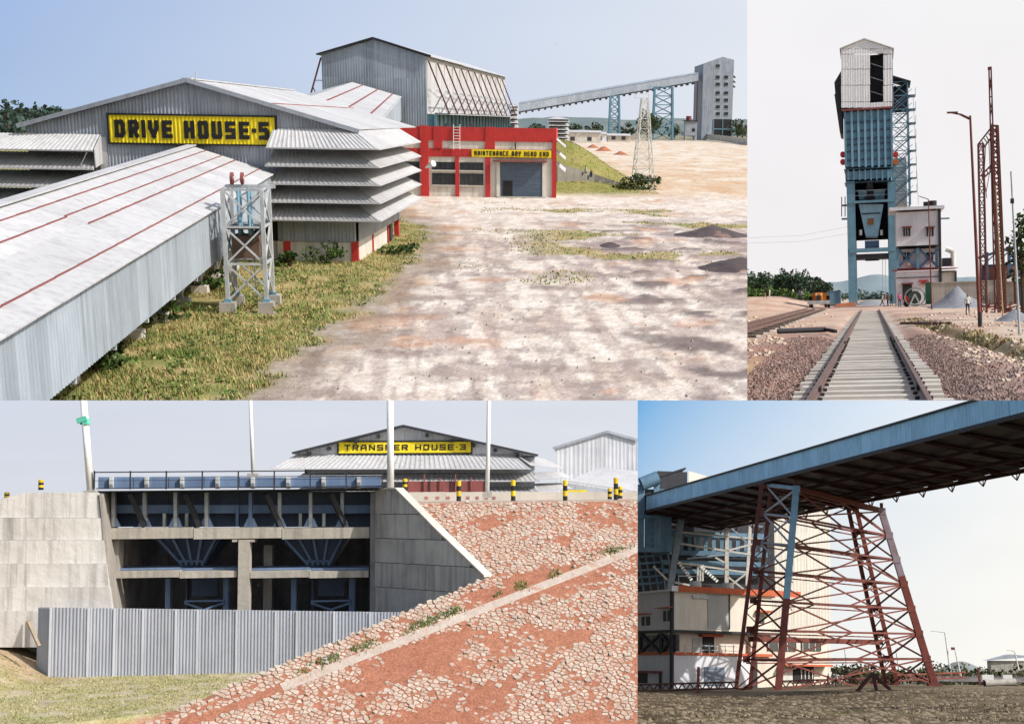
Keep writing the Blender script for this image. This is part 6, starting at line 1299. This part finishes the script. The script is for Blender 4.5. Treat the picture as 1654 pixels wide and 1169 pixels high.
for u0, u1, v0, v1 in ((1222, 1234, 990, 1006),): w_ = rb(u0, u1, v0, v1, -.1, -.01, 'window', glass); rb(u0 - 2, u1 + 8, v0 - 4, v0 - 1.5, -1., -.05, 'window_hood', orng, w_)
d_ = rb(1144, 1162, 1027, 1054, 1.4, 1.6, 'door', void); rb(1138, 1172, 1024, 1027, .6, 1.6, 'door_hood', orng, d_); rb(1128, 1143, 1030, 1054, 1.45, 1.6, 'side_panel', greyw)
for v in (1041, 1048): a, b = fr_(1104, v), fr_(1195, v); ob.part('balcony_rail', G().bar((a.x, -.1, a.z), (b.x, -.1, b.z - .3), .1), steel)
for u in range(1106, 1200, 13): a = fr_(u, 1041); ob.part('balcony_post', G().bar((a.x, -.1, zB), (a.x, -.1, a.z), .1), steel)
s_ = rb(1137, 1170, 1077, 1107, -.08, -.01, 'roller_shutter', mat('grey_blue_shutter', (.20, .24, .30), (.16, .19, .25), 1., .5))
for k in range(9): a, b = fr_(1138, 1106 - 3.2 * k), fr_(1169, 1104 - 3.2 * k); ob.part('slat', G().box(a.x, b.x, -.13, -.06, a.z, b.z), MATS['grey_blue_shutter'], s_)
for u0, u1, v0, v1, m in ((1245, 1290, 1028, 1050, glass), (1300, 1330, 1035, 1050, glass)):
    w_ = rb(u0, u1, v0, v1, .6, .75, 'window', m)
    for k in range(4): a, b = fr_(u0 + (u1 - u0) * k / 3 - .4, v1), fr_(u0 + (u1 - u0) * k / 3 + .4, v0); ob.part('mullion', G().box(a.x, b.x, .5, .62, a.z, b.z), steel, w_)
dw = rb(1285, 1318, 1073, 1102, .55, .75, 'dark_opening', void); rb(1268, 1284, 1080, 1101, .6, .76, 'pale_shutter', steel_w)
for k in range(4): a, b = fr_(1297 + 6 * k, 1096), fr_(1298 + 6 * k, 1080); ob.part('window_bar', G().box(a.x, b.x, .45, .55, a.z, b.z), steel_w, dw)
a, b = fr_(1262, 1075), fr_(1338, 1070); ob.part('porch_hood', G().box(a.x, b.x, -1.2, .8, a.z, a.z + .3), orng); rb(1215, 1222, 1060, 1112, -.2, .0, 'dark_post', dark)
for u0, u1, v0, v1 in ((1037, 1051, 995, 1010), (1072, 1088, 985, 1003)):
    w_ = lb(u0, u1, v0, v1, -.12, -.05, 'window', glass); lb(u0 - 6, u1 + 2, v0 - 5, v0 - 2.5, -1.1, -.05, 'window_hood', orng, w_); lb(u0 + 6, u0 + 7.5, v0, v1, -.18, -.1, 'mullion', steel, w_)
lb(1030, 1095, 1024, 1052, .2, .3, 'shaded_recess', conc_d)
for a, b in (((1036, 1024), (1066, 1052)), ((1036, 1052), (1066, 1024)), ((1070, 1024), (1090, 1052)), ((1070, 1052), (1090, 1024))): p, q = fl_(*a), fl_(*b); ob.part('brace', G().bar(Vector((-.05, p.y, p.z)), Vector((-.05, q.y, q.z)), .35), dark)
for u in (1068, 1034): lb(u - 2, u + 2, 1022, 1056, -.15, .1, 'post', dark)
lb(1030, 1046, 1086, 1102, -.1, .02, 'window', glass); lb(1030, 1070, 1083, 1086, -.6, -.05, 'hood', redline); lb(1066, 1069, 1083, 1113, -.2, -.05, 'drain_pipe', dark)
ob.part('corner_pipe', G().cyl((-.3, -.3, -1), (-.3, -.3, zC), .32, n=10), dark)
for x in (6, 12): ob.part('roof_tank', G().cyl((x, 3, zC + .3), (x, 3, zC + 1.9), .9, n=14), conc_l)
a, b = fr_(1098, 930), fr_(1130, 930); ob.bars('roof_rail', [((a.x, .3, zC + .3), (a.x, .3, a.z)), ((a.x, .3, a.z), (b.x, .3, b.z)), ((b.x, .3, zC + .3), (b.x, .3, b.z))], .1, steel)
# -- pale clad silo behind
si = Thing(Q, 'pale_clad_tower', 'tall cream sheeted tower standing behind the trestle', 'tower', tuple(Q.at(1262, 1108, 235).xy) + (-.5,), R(8)); fsi = lambda u, v: si.pl(u, v, 1, 0); creamsh = mat('cream_sheet', (.78, .74, .66), (.72, .67, .58), .25, .7, 0, .12, vary=.04)
us_ = [1246, 1262, 1281, 1302, 1322, 1340]
for u0, u1 in zip(us_, us_[1:]):
    for v0, v1 in ((795, 860), (860, 930), (930, 1010), (1010, 1112)): a, b = fsi(u0, v1), fsi(u1, v0); x1 = b.x; si.part('wall_sheet', G().corr((a.x, 0, a.z), (x1, 0, a.z), (x1, 0, b.z), (a.x, 0, b.z), .6, .015), creamsh)
si.part('side_wall', G().box(fsi(1246, 900).x, fsi(1246, 900).x + .2, .1, 9, 0, fsi(1262, 795).z), dark); si.part('back_wall', G().box(fsi(1246, 900).x, fsi(1340, 900).x, 8.8, 9, 0, fsi(1262, 795).z), galv)
# -- steel loading structure at the left
ls = Thing(Q, 'bunker_structure', 'blue sheeted bunker on an open pale steel frame at the left edge', 'structure', tuple(Q.at(1100, 1100, 222).xy) + (-.5,), R(12)); fls = lambda u, v, c=0.: ls.pl(u, v, 1, c)
bs = mat('mid_blue_sheet', (.13, .235, .33), (.09, .17, .25), .4, .55, .05, .35, vary=.1)
def sb(u0, u1, v0, v1, y0, y1, name, mt): a, b = fls(u0, v1, y0), fls(u1, v0, y0); return ls.part(name, G().box(a.x, b.x, y0, y1, a.z, b.z), mt)
def sbar(u0, v0, u1, v1, w, mt, name='beam', c=0.): return ls.part(name, G().bar(fls(u0, v0, c), fls(u1, v1, c), w), mt)
for i, (u0, u1) in enumerate(((1018, 1030), (1030, 1041), (1056, 1066))):
    for v0, v1 in ((779, 832), (834, 884)): 
        if i < 3: sb(u0, u1 - .3, v0 - (u0 - 1040) * .35 * (v0 == 779), v1, -4, -3.8, 'bunker_sheet', bs)
sb(1041, 1056, 790, 832, -3.6, -3.4, 'dark_gap', dark); sb(1041, 1056, 834, 884, -3.7, -3.5, 'bunker_sheet', bs); sb(1018, 1068, 832, 836, -4.4, -3.6, 'bunker_ledge', bs); sb(1018, 1068, 884, 890, -4.5, -3.2, 'bunker_ledge', bs)
for v in (845, 856, 867, 877): sb(1044, 1066, v, v + 1.5, -4.1, -3.9, 'girth_rib', bs)
sb(1066, 1085, 790, 890, -3.6, 2, 'bunker_flank', bs); sb(1062, 1110, 762, 800, -2, 2, 'head_house', dark)
a, b, c = fls(1060, 772, -2.2), fls(1108, 757, -2.2), fls(1150, 771, -2.2); ls.part('head_roof', G().slab([a, b, b + Vector((0, 6, 0)), a + Vector((0, 6, 0))], (0, 0, .3)), dark); ls.part('head_side_panel', G().slab([fls(1112, 786, -2.), fls(1150, 779, -2.), fls(1150, 771, -2.), fls(1112, 760, -2.)], (0, .2, 0)), creamsh)
p = fls(1050, 775, -4.5); ls.part('chute_pipe', G().cyl(p + Vector((-1.6, 0, -.8)), p + Vector((1.4, 0, .5)), 1.2, 1.2, 14, caps=False), bs)
sb(1068, 1250, 815, 960, 8, 8.3, 'dark_backing', dark); sb(1018, 1250, 890, 960, 6.5, 6.8, 'dark_backing', dark)
for k in range(12): sb(1085 + 13 * k, 1091 + 13 * k, 865, 890, 5.4, 5.6, 'hopper_stiffener', bs)
for v in (862, 892, 908, 922): sb(1070, 1240, v, v + 3.2, 5, 5.3, 'rear_beam', bs)
pc, dkb = mat('sunlit_cream_steel', (.50, .48, .43), (.36, .35, .33), 1.5, .6), mat('blue_grey_steel', (.22, .27, .33), (.16, .20, .25), 1.5, .6)  # cream tone paints the sunlight on these frame members
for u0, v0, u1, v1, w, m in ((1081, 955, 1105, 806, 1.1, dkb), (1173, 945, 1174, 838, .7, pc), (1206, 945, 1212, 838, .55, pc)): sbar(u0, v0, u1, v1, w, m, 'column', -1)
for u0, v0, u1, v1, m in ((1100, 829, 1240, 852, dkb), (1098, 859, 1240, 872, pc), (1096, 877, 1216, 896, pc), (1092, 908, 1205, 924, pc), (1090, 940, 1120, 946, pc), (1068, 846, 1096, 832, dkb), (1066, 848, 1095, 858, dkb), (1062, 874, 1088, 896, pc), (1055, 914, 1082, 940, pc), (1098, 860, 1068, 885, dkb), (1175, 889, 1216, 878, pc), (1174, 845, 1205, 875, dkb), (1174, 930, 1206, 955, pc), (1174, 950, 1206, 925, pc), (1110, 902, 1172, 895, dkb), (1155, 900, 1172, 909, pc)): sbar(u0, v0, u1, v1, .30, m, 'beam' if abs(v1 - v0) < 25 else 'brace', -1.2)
for (u0, v0, u1, v1) in ((1096, 908, 1118, 938), (1132, 915, 1160, 940)):
    for k in range(8): f0, f1 = k / 8, (k + .6) / 8; sbar(u0 + (u1 - u0) * f0, v0 + (v1 - v0) * f0, u0 + (u1 - u0) * f1, v0 + (v1 - v0) * f1, .5, whitep, 'striped_chute', -1.6)
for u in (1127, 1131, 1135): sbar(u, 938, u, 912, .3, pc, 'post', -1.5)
for k in range(5): sbar(1030 + 12 * k, 890, 1040 + 12 * k, 955, .3, bs, 'brace', 2); sbar(1020, 900 + 11 * k, 1070, 896 + 11 * k, .35, bs, 'beam', 1.5)
# -- ground clutter
def lyingtruss(name, lab, u0, v0, u1, v1, y0, y1, hh_, n, mt):
    a, b = Q.at(u0, v0, y0), Q.at(u1, v1, y1); t = Thing(Q, name, lab, 'truss', tuple(a)); b = t.loc(b); up_ = Vector((0, 0, hh_))
    t.bars('chord', [(Vector((0, 0, 0)), b), (up_, b + up_)], .22, mt)
    for k in range(n): p, q = b * (k / n), b * ((k + 1) / n); t.part('lacing', G().bar(p if k % 2 else p + up_, q + up_ if k % 2 else q, .13), mt)
    return t
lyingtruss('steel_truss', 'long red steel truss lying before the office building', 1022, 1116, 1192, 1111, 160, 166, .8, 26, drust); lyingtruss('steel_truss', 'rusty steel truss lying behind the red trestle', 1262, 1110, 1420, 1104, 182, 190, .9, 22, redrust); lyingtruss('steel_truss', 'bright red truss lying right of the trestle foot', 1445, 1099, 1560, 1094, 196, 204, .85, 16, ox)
tp3 = Thing(Q, 'steel_tripod', 'small rusty tripod frame standing in the foreground', 'tripod', tuple(Q.at(1410, 1120, 135)))
for x, y, z in ((-1.9, -.5, 0), (.35, -.9, -.05), (2.2, .2, .1)): tp3.part('leg', G().bar((0, 0, 2.1), (x, y, z), .32), drust)
tp3.part('base_beam', G().bar((-2.6, -.4, .05), (2.6, 0, .12), .16), drust)
pp = Thing(Q, 'concrete_pipe', 'length of grey pipe lying on the ground at the right', 'pipe', tuple(Q.at(1590, 1104, 165))); pp.part('barrel', G().cyl((0, 0, .1), (4.2, 1.5, .3), .42, n=16), conc); pp.part('mouth', G().cyl((-.03, -.01, .1), (.02, .0, .1), .33, n=16), void)
one(Q, 'stake', 'short dark stake standing at the pipe mouth', 'stake', G().bar((0, 0, -.2), (-.15, 0, 2.), .25), redrust, tuple(Q.at(1583, 1104, 163)))
one(Q, 'stake', 'dark rusty post standing before the office shutter', 'stake', G().bar((0, 0, -.4), (.1, 0, 3.1), .32).bar((-.6, 0, -.05), (.3, 0, .05), .4), redrust, tuple(Q.at(1127, 1121, 146)))
for k, (u, w) in enumerate(((1596, 1.9), (1628, 1.5))): one(Q, 'white_block', 'pale block behind the lying pipe, %s one' % ['left', 'right'][k], 'block', G().box(-w / 2, w / 2, 0, 1, 0, .8), whitep, tuple(Q.at(u, 1097, 215)))
one(Q, 'low_wall', 'low dark wall along the right edge behind the pipe', 'wall', G().box(-9, 22, 0, .4, -.4, .5).box(-9.1, 22, -.05, .45, .5, .58), conc_d, tuple(Q.at(1590, 1097, 235)))
for k, (u, v, lab, s) in enumerate(((1337, 1110, 'person in dark clothes walking behind the trestle, left of the pair', dkc), (1351, 1109, 'person in white shirt behind the trestle, right of the pair', wht))): person(Q, tuple(Q.at(u, v, 160)), R(60 - 90 * k), lab, s, dkc, 'walk' if k == 0 else 'work', 1.75)
def farlamp(u, vb, ut, vt, arm, lab, mt=steel_w):
    b = Q.at(u, vb, 300); t = Thing(Q, 'lamp_post', lab, 'lamp post', tuple(b)); q = t.loc(Q.at(ut, vt, 300)); t.part('pole', G().cyl((0, 0, -1), q, .22, .13, 8), mt)
    if arm: e = q + Vector((arm, 0, .25)); t.part('arm', G().cyl(q, e, .1, .08, 6), mt); t.part('lamp_head', G().bar(e - Vector((.9, 0, 0)), e + Vector((.3, 0, 0)), .35, .16), mt)
farlamp(1537, 1092, 1526, 1021, -2.3, 'white lamp post leaning left, right of the trestle'); farlamp(1553, 1090, 1542, 1047, 0, 'white post with red top box beside the leaning lamp'); farlamp(1371, 1096, 1364, 1045, 0, 'thin post seen between the trestle legs'); farlamp(1455, 1096, 1447, 1048, 1.2, 'small lamp post right of the middle legs'); farlamp(1645, 1075, 1639, 1052, -.8, 'tiny lamp post by the far roof at the right edge')
bx_ = Q.at(1540, 1049, 299); one(Q, 'signal_box', 'small red box on top of the white post', 'box', G().box(-.5, .3, -.3, .3, 0, .6), redrust, tuple(bx_))
fs_ = Thing(Q, 'far_shed', 'long low grey shed roof on the horizon at the right edge', 'shed', tuple(Q.at(1600, 1090, 330).xy) + (0,)); a, b = fs_.loc(Q.at(1595, 1066, 330)), fs_.loc(Q.at(1675, 1060, 330)); m_ = fs_.loc(Q.at(1632, 1056, 330)); fs_.part('roof', G().slab([a, b, m_], (0, 6, 0)), galv); fs_.part('wall', G().box(a.x + 1, b.x, 1, 5, -1, a.z), conc)
DRY = [(.075, .085, .03), (.10, .10, .045), (.06, .07, .03), (.13, .11, .06)]
rs = random.Random(31)
for k in range(34):
    u = 1345 + 10.5 * k + rs.uniform(-4, 4); p = Q.at(u, 1085, 275 + rs.uniform(-15, 50))
    bush(Q, (p.x, p.y, qz(p.x, p.y) - .5), rs.uniform(3.2, 5.4), rs.uniform(5, 9), 'dusty olive shrub in the scrub belt behind the trestle', 'scrub belt behind the trestle', n=150, cols=DRY, seed=500 + k, size=.42)
ridge(Q, 'hills', 1340, 1720, 345, lambda u: 2.4 + 3.4 * math.exp(-((u - 1512) / 34.) ** 2) + 1.2 * math.exp(-((u - 1640) / 60.) ** 2), 15, groundm, lambda u, f: mixc((.20, .24, .25), (.26, .28, .27), fbm(u * .06, f * 4, 1., 70)), n=80, label='low hazy hill on the horizon')  # haze painted as greyed hill colour
pts = []
while len(pts) < 7000:
    y = 45 * (150 / 45) ** rs.random(); x = rs.uniform(-.08, .33) * y
    if fbm(x * .35, y, .16, 111) > .5: pts.append((x, y, qz(x, y)))
blades(Q, pts, 'dry_weeds', 'dry brown weeds over the rough foreground', 'grass', .04, .16, [(.20, .16, .09), (.30, .24, .14), (.12, .10, .05), (.38, .31, .19)], 12, .05, 1.4)
pebs = G(); 
for i in range(2600):
    y = 45 * (140 / 45) ** rs.random(); x = rs.uniform(-.08, .33) * y; s = rs.uniform(.05, .22); z = qz(x, y); e = rs.uniform(1, 3)
    pebs.add([(x - s * e, y, z - .03), (x, y - s, z - .03), (x + s * e, y, z - .03), (x, y + s, z - .03), (x - s * .5, y, z + s * .6), (x + s * .6, y, z + s * .5)], [(0, 1, 4), (1, 5, 4), (1, 2, 5), (2, 3, 5), (3, 4, 5), (3, 0, 4)])
sheet(Q, 'loose_clods', pebs, mat('dry_clod', (.24, .19, .13), (.10, .08, .055), .5, .95, vary=0), 'stuff', 'dry clods and stones over the brown ground', 'clods')
